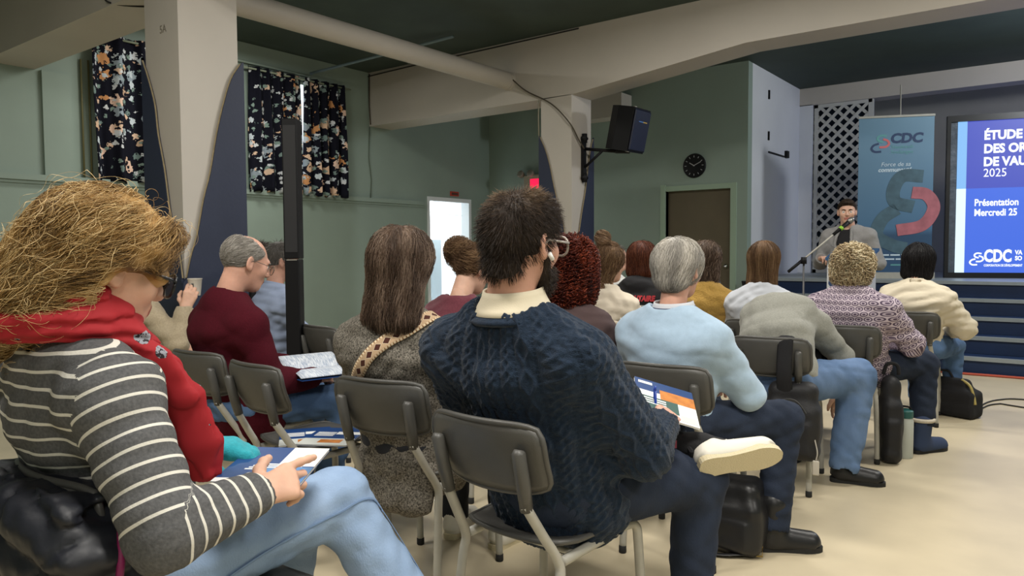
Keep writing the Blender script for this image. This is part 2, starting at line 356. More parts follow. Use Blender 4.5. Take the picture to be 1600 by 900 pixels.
for s, y in ((1, -.012), (-1, .006)):
    c = -.9
    while c < zt+.9:
        p = clip_diag(c, s); c += .165
        if p and abs(p[0][0]-p[1][0]) > .03:
            (xa, za), (xb, zb) = p; h = .022
            MB().prism([(xa-h*.7, za+h*.7*s), (xa+h*.7, za-h*.7*s), (xb+h*.7, zb-h*.7*s), (xb-h*.7, zb+h*.7*s)], (y-.004, y+.008)).build('slat', latm, lat)
dk = mat('dark_blue_backing', hexc('1e2c3c'), rough=.9)
MB().box((x0, .06, 0), (x1, .08, zt)).build('backing_cloth', dk, lat)
side = MB()
for k in range(17):
    z = .02+k*.148
    side.prism([(-.25, z), (-.25, z+.05), (0, z+.2), (0, z+.15)], (x0-.012, x0), lift=lambda p, e: (e, p[0]+.25, p[1])); side.prism([(0, z), (0, z+.05), (-.25, z+.2), (-.25, z+.15)], (x0-.024, x0-.012), lift=lambda p, e: (e, p[0]+.25, p[1]))
side.build('side_lattice', latm, lat)

# big screen on the stage
L, Rr = Vector((-1.30, 10.47, 0)), Vector((1.92, 11.45, 0)); ex = (Rr-L).normalized(); ey = Vector((-ex.y, ex.x, 0))
ts = thing('display_screen', 'large lit screen with blue title slide standing on the stage', 'screen', (L.x, L.y, ZS), math.atan2(ex.y, ex.x))
wid = 3.3; blk = mat('black_bezel', (.01, .01, .011), rough=.4)
MB().box((-.02, .0, 1.885), (wid, .08, 1.96)).build('bezel_top', blk, ts); MB().box((-.02, 0, -.0), (wid, .08, .065)).build('bezel_bottom', blk, ts)
MB().box((-.02, 0, .065), (.02, .08, 1.885)).build('bezel_side', blk, ts); MB().box((wid-.04, 0, .065), (wid, .08, 1.885)).build('bezel_side', blk, ts)
MB().box((.02, .03, .065), (.095, .07, 1.885)).build('foil_strip', mat('crinkled_grey_foil', hexc('525b66'), rough=.35, var=.2, vscale=14, bump=.8, bscale=9, bdist=.02), ts)
def emitm(name, c, s): m, t, b = nt(name); b.inputs['Base Color'].default_value = (0, 0, 0, 1); b.inputs['Emission Color'].default_value = c4(c); b.inputs['Emission Strength'].default_value = s; return m
MB().box((.095, .025, 1.08), (.195, .06, 1.885)).build('slide_band', emitm('slide_sky_blue', hexc('7fb4e8'), .85), ts)
MB().box((.095, .025, .065), (.195, .06, 1.08)).build('slide_band', emitm('slide_pale_blue', hexc('d8f0fa'), .9), ts)
MB().box((.195, .025, 1.08), (wid-.04, .06, 1.885)).build('slide_field', emitm('slide_indigo', hexc('4450b4'), .85), ts)
MB().box((.195, .025, .065), (wid-.04, .06, 1.08)).build('slide_field', emitm('slide_blue', hexc('4066d2'), .9), ts)
lw = emitm('slide_white', hexc('f2f8ff'), .95)
F0 = lambda x, z: frame((x, .022, z), (1, 0, 0), (0, 0, 1))
for s, z in (('ÉTUDE', 1.66), ('DES ORG', 1.5), ('DE VAUD', 1.345)): text(s, .145, lw, ts, F0(.37, z), bold=.006, sx=.88)
text('2025', .14, lw, ts, F0(.37, 1.215), sx=.88)
text('Présentation', .115, lw, ts, F0(.285, .87), bold=.003, sx=.78); text('Mercredi 25', .115, lw, ts, F0(.285, .75), bold=.003, sx=.78)
text('CDC', .2, lw, ts, F0(.40, .2), bold=.008, sx=.66)
text('VA', .07, lw, ts, F0(.72, .285), bold=.003, sx=.8); text('SO', .07, lw, ts, F0(.72, .215), bold=.003, sx=.8)
text('CORPORATION DE DÉVELOPPEMENT', .038, lw, ts, F0(.40, .14), bold=.001, sx=.62)
def sband(pts, wd, m, parent, mw, name='logo_curve', th=.0016):
    P = catmull(pts, 8); V = []; F = []
    for i, p in enumerate(P):
        d = P[min(i+1, len(P)-1)]-P[max(i-1, 0)]; d /= np.linalg.norm(d)+1e-9; n = np.array((-d[1], d[0]))
        for s in (-1, 1):
            for z in (0, th): V.append(mw @ Vector((p[0]+n[0]*wd*s, p[1]+n[1]*wd*s, z)))
    for i in range(len(P)-1):
        a = i*4; F += [(a, a+4, a+6, a+2), (a+1, a+3, a+7, a+5), (a, a+1, a+5, a+4), (a+2, a+6, a+7, a+3)]
    k = (len(P)-1)*4; F += [(0, 2, 3, 1), (k, k+1, k+3, k+2)]
    return mk(name, V, F, m, parent, False)
S1 = [(.9, .97), (.55, 1.0), (.38, .85), (.5, .66), (.82, .6), (1.0, .42), (.85, .24), (.5, .2)]
S2 = [(.72, .78), (.42, .74), (.14, .62), (.1, .42), (.3, .3), (.62, .34)]
S3 = [(.3, .28), (.08, .2), (.12, .04), (.42, 0)]
def logo(parent, mw, s, m1, m2, m3):
    sc_ = lambda P: [(x*s, y*s) for x, y in P]
    sband(sc_([(.86, .96), (.55, 1.0), (.36, .88), (.4, .7), (.66, .6)]), .062*s, m1, parent, mw)
    sband(sc_([(.66, .78), (.9, .68), (.98, .48), (.8, .32), (.46, .3)]), .062*s, m2, parent, mw)
    sband(sc_([(.42, .52), (.14, .42), (.02, .22), (.2, .04), (.56, .04)]), .062*s, m3, parent, mw)
logo(ts, F0(.25, .155), .145, lw, lw, lw)

# roll-up banner on the stage
bl, br = Vector((-2.17, 9.80, 0)), Vector((-1.46, 10.12, 0)); bx = (br-bl).normalized(); BW = (br-bl).length+.05
bn = thing('rollup_banner', 'blue roll-up banner with grey and red S emblem on the stage', 'banner', (bl.x, bl.y, ZS), math.atan2(bx.y, bx.x))
bm_, t_, b_ = nt('banner_blue_print'); b_.inputs['Roughness'].default_value = .5
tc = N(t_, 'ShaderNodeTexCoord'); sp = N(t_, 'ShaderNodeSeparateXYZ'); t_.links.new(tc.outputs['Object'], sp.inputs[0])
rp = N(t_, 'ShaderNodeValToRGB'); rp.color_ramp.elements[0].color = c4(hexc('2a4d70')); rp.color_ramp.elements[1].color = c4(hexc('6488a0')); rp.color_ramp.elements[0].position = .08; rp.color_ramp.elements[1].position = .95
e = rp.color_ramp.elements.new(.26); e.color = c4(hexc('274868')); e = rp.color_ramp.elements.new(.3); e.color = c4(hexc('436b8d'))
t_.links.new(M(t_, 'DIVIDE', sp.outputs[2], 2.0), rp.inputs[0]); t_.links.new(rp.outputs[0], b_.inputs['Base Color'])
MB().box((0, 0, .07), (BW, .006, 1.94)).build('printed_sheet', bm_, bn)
MB().box((-.02, -.06, 0), (BW+.02, .07, .075)).build('base_cassette', steel, bn); MB().box((-.005, -.012, 1.93), (BW+.005, .015, 1.955)).build('top_rail', steel, bn)
MB().tube([(BW*.56, .03, .05), (BW*.56, .03, 2.32)], .008, 6).build('support_pole', steel, bn, True)
FB = lambda x, z: frame((x, -.002, z), (1, 0, 0), (0, 0, 1))
navy_p = mat('print_navy', hexc('2b3f63')); teal_p = mat('print_teal', hexc('5f9a9c')); red_p = mat('print_red', hexc('c96a6e')); grey_p = mat('print_grey_green', hexc('45606e'), var=.25, vscale=9); wh_p = mat('print_white', hexc('c5d6e2')); coral_p = mat('print_coral', hexc('a8646e'), var=.2, vscale=9)
logo(bn, FB(.14, 1.52), .2, teal_p, red_p, navy_p)
text('CDC', .155, navy_p, bn, FB(.35, 1.63), bold=.007, sx=1.05, shear=.12)
text('Vaudreuil-', .062, teal_p, bn, FB(.36, 1.56)); text('Soulanges', .062, teal_p, bn, FB(.36, 1.50))
text('Force de sa', .07, wh_p, bn, FB(.25, 1.35), shear=.2); text('communauté', .07, wh_p, bn, FB(.22, 1.285), bold=.002, shear=.2)
sband([(.72, 1.22), (.5, 1.23), (.4, 1.08), (.42, .92), (.62, .86)], .075, grey_p, bn, FB(0, 0)); sband([(.44, .84), (.28, .72), (.22, .52), (.4, .4), (.55, .36)], .075, grey_p, bn, FB(0, 0))
sband([(.6, 1.03), (.76, 1.0), (.84, .84), (.72, .64), (.44, .58)], .07, coral_p, bn, frame((0, -.004, 0), (1, 0, 0), (0, 0, 1)))
for x0_, x1_, z_, m_ in ((.26, .36, .275, wh_p), (.375, .48, .275, wh_p), (.495, .62, .275, wh_p), (.26, .42, .225, wh_p), (.435, .6, .225, wh_p), (.38, .55, .155, teal_p)): MB().box((x0_, -.003, z_), (x1_, -.001, z_+.018)).build('small_print_line', m_, bn)

# curtains on the window wall, with a bright slit where the pair meets
cur_m, t_, b_ = nt('floral_curtain'); b_.inputs['Roughness'].default_value = .9; b_.inputs['Specular IOR Level'].default_value = .1
uvn = N(t_, 'ShaderNodeUVMap', uv_map='UVMap'); basec = hexc('14151f')
ns = N(t_, 'ShaderNodeTexNoise', i_Scale=14.0, i_Detail=2.0); t_.links.new(uvn.outputs[0], ns.inputs['Vector'])
vm = N(t_, 'ShaderNodeMixRGB', blend_type='ADD'); vm.inputs[0].default_value = .06; t_.links.new(uvn.outputs[0], vm.inputs[1]); t_.links.new(ns.outputs[1], vm.inputs[2])
cur = None
for scale, thr, palette in ((6.0, .36, ['c9a98e', '14151f', 'd9b9a6', '8b97a0', 'c08a5c']), (9.5, .33, ['14151f', 'b9c2c8', '14151f', 'd2b49c', '6d7f7c']), (15.0, .34, ['14151f', '14151f', '7b8f88', '14151f', 'c9ccd0'])):
    vo = N(t_, 'ShaderNodeTexVoronoi', i_Scale=scale); vo.inputs['Randomness'].default_value = .85; t_.links.new(vm.outputs[0], vo.inputs['Vector'])
    # petals: modulate the radius with noise
    n3 = N(t_, 'ShaderNodeTexNoise', i_Scale=scale*4.5, i_Detail=1.0); t_.links.new(uvn.outputs[0], n3.inputs['Vector'])
    d = M(t_, 'ADD', vo.outputs['Distance'], M(t_, 'MULTIPLY', M(t_, 'SUBTRACT', n3.outputs[0], .5), .55))
    msk = M(t_, 'LESS_THAN', d, thr)
    sepc = N(t_, 'ShaderNodeSeparateColor'); t_.links.new(vo.outputs['Color'], sepc.inputs[0])
    rr = N(t_, 'ShaderNodeValToRGB'); rr.color_ramp.interpolation = 'CONSTANT'
    for i, h in enumerate(palette):
        el = rr.color_ramp.elements[0] if i == 0 else (rr.color_ramp.elements[1] if i == 1 else rr.color_ramp.elements.new(i/5))
        el.position = i/5; el.color = c4(hexc(h))
    t_.links.new(sepc.outputs[0], rr.inputs[0])
    cur = MIX(t_, msk, cur if cur is not None else basec, rr.outputs[0])
t_.links.new(cur, b_.inputs['Base Color'])
def curtain(y0, y1, z0, z1, seed, nf):
    rng = np.random.RandomState(seed); ny, nz = 90, 24; V = []; UV = []
    ph = rng.uniform(0, 6, 4)
    for i in range(ny):
        u = i/(ny-1)
        for j in range(nz):
            v = j/(nz-1); amp = .03+.022*(1-v)
            x = .075+amp*math.sin(2*math.pi*nf*u+ph[0]+.5*math.sin(3*u+ph[1]))+.012*math.sin(2*math.pi*nf*2.3*u+ph[2]+v)
            y = y0+(y1-y0)*u+.012*math.sin(9*u+4*v+ph[3]); z = z0+(z1-z0)*v-.012*math.sin(2*math.pi*nf*u)*(1-v)
            V.append((XW+x, y, z)); UV.append((u*(y1-y0)*1.25+seed*3.1, v*(z1-z0)))
    Q = np.array([(i*nz+j, (i+1)*nz+j, (i+1)*nz+j+1, i*nz+j+1) for i in range(ny-1) for j in range(nz-1)])
    me = fast_mesh('curtain_panel', np.array(V), Q, uv=np.array(UV)[Q.ravel()]); return me
rodm = mat('pale_curtain_rod', hexc('8c9683'), rough=.4)
for k, (ya, yb, ysplit, lab) in enumerate(((3.38, 4.75, 4.6, 'dark floral curtains on the window behind the near column'), (5.09, 6.52, 5.84, 'dark floral curtain pair with a bright slit between beam and column'))):
    ct = thing('window_curtains', lab, 'curtains', (0, 0, 0))
    zt = 3.38
    for s, (a, b) in enumerate(((ya, ysplit-.02), (ysplit+.025, yb))):
        o = ob('curtain_panel', curtain(a, b, 1.93, zt, k*2+s+1, 4.5 if b-a > .3 else 1), cur_m, ct)
        md = o.modifiers.new('thickness', 'SOLIDIFY'); md.thickness = .004
    MB().tube([(XW+.075, ya-.06, zt-.03), (XW+.075, yb+.1, zt-.03)], .012, 8).build('curtain_rod', rodm, ct, True)
    wdw = st(MB().box((XW+.001, ya+.12, 2.08), (XW+.004, yb-.12, 3.3)).build('window_%d' % (k+1), emitm('daylight_pane', (.86, .93, 1), 1.3)))
    MB().box((XW, ya+.06, 2.02), (XW+.02, ya+.12, 3.36)).box((XW, yb-.12, 2.02), (XW+.02, yb-.06, 3.36)).box((XW, ya+.06, 3.3), (XW+.02, yb-.06, 3.36)).box((XW, ya+.06, 2.02), (XW+.02, yb-.06, 2.08)).build('window_frame', green, wdw)

# small things on the walls
ck = thing('wall_clock', 'round black wall clock above the brown door', 'clock', (-4.185, YB, 2.357))
ckm = mat('clock_face_black', (.02, .022, .024), rough=.5)
MB().lathe([(.0, 0), (.16, 0), (.165, .02), (.155, .035), (.145, .03), (0, .03)], 32).build('clock_case', black, ck, True, rot=(R(90), 0, 0), auto=40)
for k in range(12):
    a = k*math.pi/6; MB().box((-.004, -.034, .11), (.004, -.031, .135)).build('hour_mark', mat('clock_mark', (.35, .36, .36)), ck, rot=(0, a, 0))
MB().box((-.005, -.037, -.01), (.005, -.034, .075)).build('hour_hand', mat('clock_hand', (.4, .4, .4)), ck, rot=(0, R(-58), 0)); MB().box((-.004, -.04, -.01), (.004, -.037, .11)).build('minute_hand', mat('clock_hand', (.4, .4, .4)), ck, rot=(0, R(65), 0))
ex_ = thing('exit_sign', 'glowing red exit sign with emergency lamps on the back wall', 'sign', (-6.88, YB, 2.14))
MB().bevbox((-.14, -.08, .0), (.36, 0, .27), .015).build('housing', mat('beige_sign_housing', hexc('8e8674')), ex_); MB().box((.0, -.085, .0), (.34, -.08, .2)).build('lit_face', emitm('exit_red', (1, .01, .06), 1.1), ex_)
for x in (-.17, .02): MB().lathe([(.0, 0), (.05, .01), (.06, .06), (.05, .07), (0, .065)], 14).build('emergency_lamp', mat('lamp_grey', hexc('8a8478')), ex_, True, loc=(x, -.06, .27), rot=(R(70), 0, 0))
al = tag(MB().bevbox((-.07, -.05, -.08), (.07, 0, .08), .012).build('fire_alarm_box', mat('dark_red_box', hexc('8a1f2c'), rough=.4), None, loc=(-5.636, YB, 1.265)), 'small dark red fire alarm box on the back wall', 'alarm')
MB().box((-.045, -.056, -.02), (.045, -.05, .02)).build('pull_handle', mat('dark_red_grip', hexc('5e141d')), al)
sg = tag(MB().bevbox((0, -.1, -.035), (.012, .1, .035), .004).build('door_sign', mat('red_sign_rim', hexc('b3402f')), None, loc=(XW, 8.73, 2.11)), 'tiny red sign over the bright doorway', 'sign')
MB().box((.0125, -.075, -.018), (.0135, .075, .018)).build('sign_face', mat('dark_sign_face', hexc('5a3a30')), sg)

# loudspeaker on its bracket at the far column
ls = thing('wall_loudspeaker', 'black loudspeaker on a bracket at the far column', 'loudspeaker', (-3.98, 7.32, 2.54), R(0))
body = MB(); spx = [(-.165, -.16), (.165, -.16), (.165, .02), (.1, .16), (-.1, .16), (-.165, .02)]
grille_m = mat('dark_navy_grille', hexc('1b2033'), rough=.35, bump=.4, bscale=220)
tilt = Matrix.Translation((0, 0, 0))
rotm = (R(-9), R(9), R(-52))
body.prism([(-.17, -.15), (.17, -.15), (.17, .05), (.1, .17), (-.1, .17), (-.17, .05)], (-.235, .235), lift=lambda p, e: (p[0], p[1], e))
bo = body.build('cabinet', black, ls, rot=(R(12), R(0), R(88)))
MB().bevbox((-.165, -.172, -.22), (.165, -.15, .22), .012).build('grille', grille_m, bo)
MB().box((-.07, -.1735, .09), (.02, -.1725, .1)).build('badge_stripe', mat('badge_blue', hexc('4d7fc0')), bo); MB().box((.02, -.1735, .09), (.1, -.1725, .1)).build('badge_stripe', mat('badge_gold', hexc('c9a64a')), bo)
for z in (-.236, .236): MB().lathe([(0, -.006), (.018, -.006), (.02, .0), (.018, .006), (0, .006)], 12, (-.13, -.13, z)).build('screw_cap', steel, bo, True)
MB().box((-4.5, 7.2, 2.02), (-4.465, 7.26, 2.5)).build('wall_rail', black, ls, loc=(3.98, -7.32, -2.54))
for z in (2.04, 2.48): MB().tube([(-4.47, 7.23, z-.05), (-4.47, 7.23, z+.05)], .03, 10).tube([(-4.47, 7.18, z), (-4.47, 7.28, z)], .02, 8).build('rail_knuckle', black, ls, True, loc=(3.98, -7.32, -2.54))
MB().tube([(-4.46, 7.23, 2.36), (-4.1, 7.28, 2.31)], .018, 8).tube([(-4.46, 7.23, 2.16), (-4.25, 7.26, 2.33)], .016, 8).tube([(-4.1, 7.28, 2.31), (-3.95, 7.32, 2.3)], .024, 8).build('arm', black, ls, True, loc=(3.98, -7.32, -2.54))

# slim black column loudspeaker standing among the audience
cl = thing('column_loudspeaker', 'tall slim black column loudspeaker standing near the window wall', 'loudspeaker', (-3.72, 2.746, 0), R(37))
MB().bevbox((-.045, -.05, 1.18), (.045, .05, 2.0), .006).build('upper_column', black, cl); MB().bevbox((-.043, -.048, .42), (.043, .048, 1.178), .006).build('lower_column', black, cl)
MB().bevbox((-.17, -.2, 0), (.17, .2, .42), .02).build('bass_box', black, cl); MB().box((-.036, -.052, 1.22), (.036, -.05, 1.96)).build('grille', mat('matt_black_grille', (.02, .02, .022), rough=.7), cl)
MB().box((-.03, -.051, 1.172), (.03, -.049, 1.176)).build('joint_line', steel, cl)
# ------------------------------------------------------------------ soft bodies: signed distance shapes turned into meshes
f32 = np.float32
A3 = lambda v: np.array(v, f32)
def smin(a, b, k):
    h = np.clip(.5+.5*(b-a)/k, 0, 1); return b+(a-b)*h-k*h*(1-h)
def smax(a, b, k): return -smin(-a, -b, k)
def cone(a, b, ra, rb, k=.02, op='u'):
    a, b = A3(a), A3(b); ba = b-a; L2 = float(ba@ba)+1e-9
    def fn(P):
        q = P-a; t = np.clip((q@ba)/L2, 0, 1); d = q-t[:, None]*ba
        return np.sqrt((d*d).sum(1))-(ra+(rb-ra)*t)
    m = max(ra, rb); return (fn, np.minimum(a, b)-m, np.maximum(a, b)+m, k, op)
def ec(a, b, ra, rb, lat=(1, 0, 0), k=.03, op='u'):
    """limb or trunk segment of elliptical section; ra, rb = (half width along lat, half depth front, half depth back)"""
    a, b = A3(a), A3(b); ba = b-a; L = float(np.linalg.norm(ba))+1e-9; w_ = ba/L
    e1 = A3(lat); e1 = e1-w_*(e1@w_); e1 /= np.linalg.norm(e1); e2 = np.cross(w_, e1)
    ra = tuple(ra)+(ra[-1],)*(3-len(ra)); rb = tuple(rb)+(rb[-1],)*(3-len(rb))
    def fn(P):
        q = P-a; s = q@w_; t = np.clip(s/L, 0, 1); u = q@e1; v = q@e2; e = s-t*L
        A = ra[0]+(rb[0]-ra[0])*t; B = np.where(v > 0, ra[1]+(rb[1]-ra[1])*t, ra[2]+(rb[2]-ra[2])*t); C = np.minimum(A, B)
        k0 = np.sqrt((u/A)**2+(v/B)**2+(e/C)**2)+1e-6; k1 = np.sqrt((u/A**2)**2+(v/B**2)**2+(e/C**2)**2)+1e-6
        return k0*(k0-1)/k1
    m = max(ra+rb); return (fn, np.minimum(a, b)-m, np.maximum(a, b)+m, k, op)
def ell(c, r, k=.02, op='u', rot=None):
    c, r = A3(c), A3(r); Rm = None if rot is None else A3(rot)
    def fn(P):
        q = P-c
        if Rm is not None: q = q@Rm
        k0 = np.sqrt(((q/r)**2).sum(1))+1e-6; k1 = np.sqrt(((q/r**2)**2).sum(1))+1e-6
        return k0*(k0-1)/k1
    m = float(r.max()); return (fn, c-m, c+m, k, op)
def plane(p, n, k=.004):
    """cut: keeps the side the normal points away from"""
    p, n = A3(p), A3(n); n = n/np.linalg.norm(n)
    return (lambda P: (P-p)@n, None, None, k, 'c')
def rb(c, h, r, k=.02, op='u', rot=None):
    c, h = A3(c), A3(h)-r; Rm = None if rot is None else A3(rot)
    def fn(P):
        q = P-c
        if Rm is not None: q = q@Rm
        q = np.abs(q)-h; return np.sqrt((np.maximum(q, 0)**2).sum(1))+np.minimum(q.max(1), 0)-r
    m = float(np.linalg.norm(h+r)); return (fn, c-m, c+m, k, op)
def poly_ec(pts, rads, lat=(1, 0, 0), k=.03): return [ec(pts[i], pts[i+1], rads[i], rads[i+1], lat, k) for i in range(len(pts)-1)]
def ev(prims, P):
    D = np.full(len(P), .5, f32)
    for fn, lo, hi, k, op in prims:
        d = fn(P); D = smin(D, d, k) if op == 'u' else (smax(D, -d, k) if op == 's' else smax(D, d, k))
    return D
def grad(prims, P, h=.003):
    g = np.stack([ev(prims, P+A3(e)*h)-ev(prims, P-A3(e)*h) for e in ((1, 0, 0), (0, 1, 0), (0, 0, 1))], 1)
    return g/(np.linalg.norm(g, axis=1, keepdims=True)+1e-6)
def iso(prims, res, disp=None):
    """surface nets over the union of the primitives -> verts, quads"""
    U = [p for p in prims if p[4] == 'u']
    lo = np.min([p[1] for p in U], 0)-3*res; hi = np.max([p[2] for p in U], 0)+3*res
    n = np.ceil((hi-lo)/res).astype(int)+1; ax = [lo[i]+np.arange(n[i])*res for i in range(3)]
    D = np.full(n, .5, f32)
    for fn, l, h, k, op in prims:
        if l is None: i0, i1 = np.zeros(3, int), n
        else:
            m = k+2.5*res; i0 = np.clip(np.floor((l-m-lo)/res).astype(int), 0, n); i1 = np.clip(np.ceil((h+m-lo)/res).astype(int)+1, 0, n)
        if (i1 <= i0).any(): continue
        g = np.meshgrid(*[ax[i][i0[i]:i1[i]] for i in range(3)], indexing='ij'); P = np.stack([x.ravel() for x in g], 1).astype(f32)
        sl = tuple(slice(i0[i], i1[i]) for i in range(3)); sub = D[sl]; d = fn(P).reshape(sub.shape)
        D[sl] = smin(sub, d, k) if op == 'u' else (smax(sub, -d, k) if op == 's' else smax(sub, d, k))
    if disp is not None:
        near = np.argwhere(np.abs(D) < .05); P = (lo+near*res).astype(f32); D[tuple(near.T)] -= disp(P)
    S = D < 0; c = np.zeros(n-1, np.int8)
    for dx in (0, 1):
        for dy in (0, 1):
            for dz in (0, 1): c += S[dx:n[0]-1+dx, dy:n[1]-1+dy, dz:n[2]-1+dz]
    ids = np.argwhere((c > 0) & (c < 8)); idx = np.full(n-1, -1, np.int64); idx[tuple(ids.T)] = np.arange(len(ids))
    acc = np.zeros((len(ids), 3)); cnt = np.zeros(len(ids))
    for a in range(3):
        for o1 in range(2):
            for o2 in range(2):
                p = np.zeros(3, int); p[(a+1) % 3] = o1; p[(a+2) % 3] = o2; q = p.copy(); q[a] = 1
                d1 = D[tuple((ids+p).T)]; d2 = D[tuple((ids+q).T)]; m = (d1 < 0) != (d2 < 0)
                t = d1[m]/(d1[m]-d2[m]); pos = np.repeat(p[None].astype(float), m.sum(), 0); pos[:, a] = t
                acc[m] += pos; cnt[m] += 1
    V = lo+(ids+acc/cnt[:, None])*res; Q = []
    for a in range(3):
        b, e = (a+1) % 3, (a+2) % 3; sh = list(n); sh[a] -= 1
        s1 = np.take(S, range(n[a]-1), a); s2 = np.take(S, range(1, n[a]), a); ed = np.argwhere(s1 != s2)
        ed = ed[(ed[:, b] > 0) & (ed[:, e] > 0) & (ed[:, b] < n[b]-1) & (ed[:, e] < n[e]-1)]
        fl = s1[tuple(ed.T)]; off = np.zeros((4, 3), int); off[1, b] = -1; off[2, b] = -1; off[2, e] = -1; off[3, e] = -1
        q = np.stack([idx[tuple((ed+o).T)] for o in off], 1); q[~fl] = q[~fl][:, ::-1]; Q.append(q)
    return V, np.vstack(Q)
def wrinkle(amp, wl, seed, stretch=(.4, .4, 1)):
    """folds: a few warped sine waves"""
    rng = np.random.RandomState(seed); K = []
    for i in range(5):
        d = rng.normal(size=3)*np.array(stretch); d /= np.linalg.norm(d); K.append((d*2*np.pi/(wl*rng.uniform(.7, 1.6)), rng.uniform(0, 6), rng.normal(size=3)*9, rng.uniform(0, 6)))
    def fn(P):
        s = 0
        for k_, ph, k2, ph2 in K: s = s+np.abs(np.sin(.5*(P@A3(k_))+ph+1.1*np.sin(P@A3(k2)+ph2)))-.64
        return (amp*np.clip(s*.9, -1.2, 1)).astype(f32)
    return fn
def part_uv(V, Q, parts):
    """parts: list of (polyline, lat, radius); returns per-corner (u,v) chosen per face"""
    best = None; UVs = []; Ds = []
    for pts, lat, rad in parts:
        pts = [A3(p) for p in pts]; cum = 0; dmin = np.full(len(V), 9.); u = np.zeros(len(V)); v = np.zeros(len(V))
        for a, b in zip(pts[:-1], pts[1:]):
            ba = b-a; L = np.linalg.norm(ba); w_ = ba/L; e1 = A3(lat); e1 = e1-w_*(e1@w_); e1 /= np.linalg.norm(e1); e2 = np.cross(w_, e1)
            q = V-a; s = q@w_; t = np.clip(s/L, 0, 1); d = np.linalg.norm(q-t[:, None]*ba, axis=1); m = d < dmin
            dmin = np.where(m, d, dmin); u = np.where(m, np.arctan2(q@e2, q@e1)*rad, u); v = np.where(m, cum+np.clip(s, -9 if a is pts[0] else 0, L if b is not pts[-1] else 9), v); cum += L
        if len(pts) > 3: ax_ = (pts[-1]-pts[0])/np.linalg.norm(pts[-1]-pts[0]); v = (V-pts[0])@ax_
        UVs.append(np.stack([u, v], 1)); Ds.append(dmin/rad)
    pick = np.argmin(np.stack(Ds), 0); fp = pick[Q[:, 0]]; out = np.zeros((len(Q), 4, 2))
    for i, uv in enumerate(UVs):
        m = fp == i; q = uv[Q[m]]; r = parts[i][2]*np.pi*2          # no seam stretching
        q[..., 0] = q[:, :1, 0]+(q[..., 0]-q[:, :1, 0]+r/2) % r-r/2; out[m] = q
    return out.reshape(-1, 2), pick
def sdf_obj(name, prims, res, m, parent, disp=None, uvp=None, post=None, xf=None):
    V, Q = iso(prims, res, disp)
    uv = None
    if uvp: uv, pick = part_uv(V, Q, uvp)
    if post is not None: V = post(V, Q)
    if xf is not None: V = V@np.array(xf.to_3x3()).T+np.array(xf.translation)
    me = fast_mesh(name, V, Q, uv); return ob(name, me, m, parent)
def vnormals(V, Q):
    n = np.cross(V[Q[:, 2]]-V[Q[:, 0]], V[Q[:, 3]]-V[Q[:, 1]]); o = np.zeros_like(V)
    for i in range(4): np.add.at(o, Q[:, i], n)
    return o/(np.linalg.norm(o, axis=1, keepdims=True)+1e-12)

# ------------------------------------------------------------------ hair
def tubes(P, rad, hv, sides=3):
    """P (n,k,3) strand points -> mesh arrays"""
    n, k, _ = P.shape; d = np.gradient(P, axis=1); d /= np.linalg.norm(d, axis=2, keepdims=True)+1e-9
    ref = np.array((.31, .52, .79)); e1 = np.cross(d, ref); e1 /= np.linalg.norm(e1, axis=2, keepdims=True)+1e-9; e2 = np.cross(d, e1)
    tp = np.linspace(1, .35, k)[None, :, None]; V = []
    for s in range(sides):
        a = 2*np.pi*s/sides; V.append(P+(e1*math.cos(a)+e2*math.sin(a))*rad*tp)
    V = np.stack(V, 2).reshape(-1, 3); i = np.arange(n)[:, None, None]*k*sides; j = np.arange(k-1)[None, :, None]*sides; s = np.arange(sides)[None, None]; s2 = (s+1) % sides
    Q = np.stack([i+j+s, i+j+s2, i+j+sides+s2, i+j+sides+s], -1).reshape(-1, 4)
    return V, Q, np.repeat(hv, k*sides)
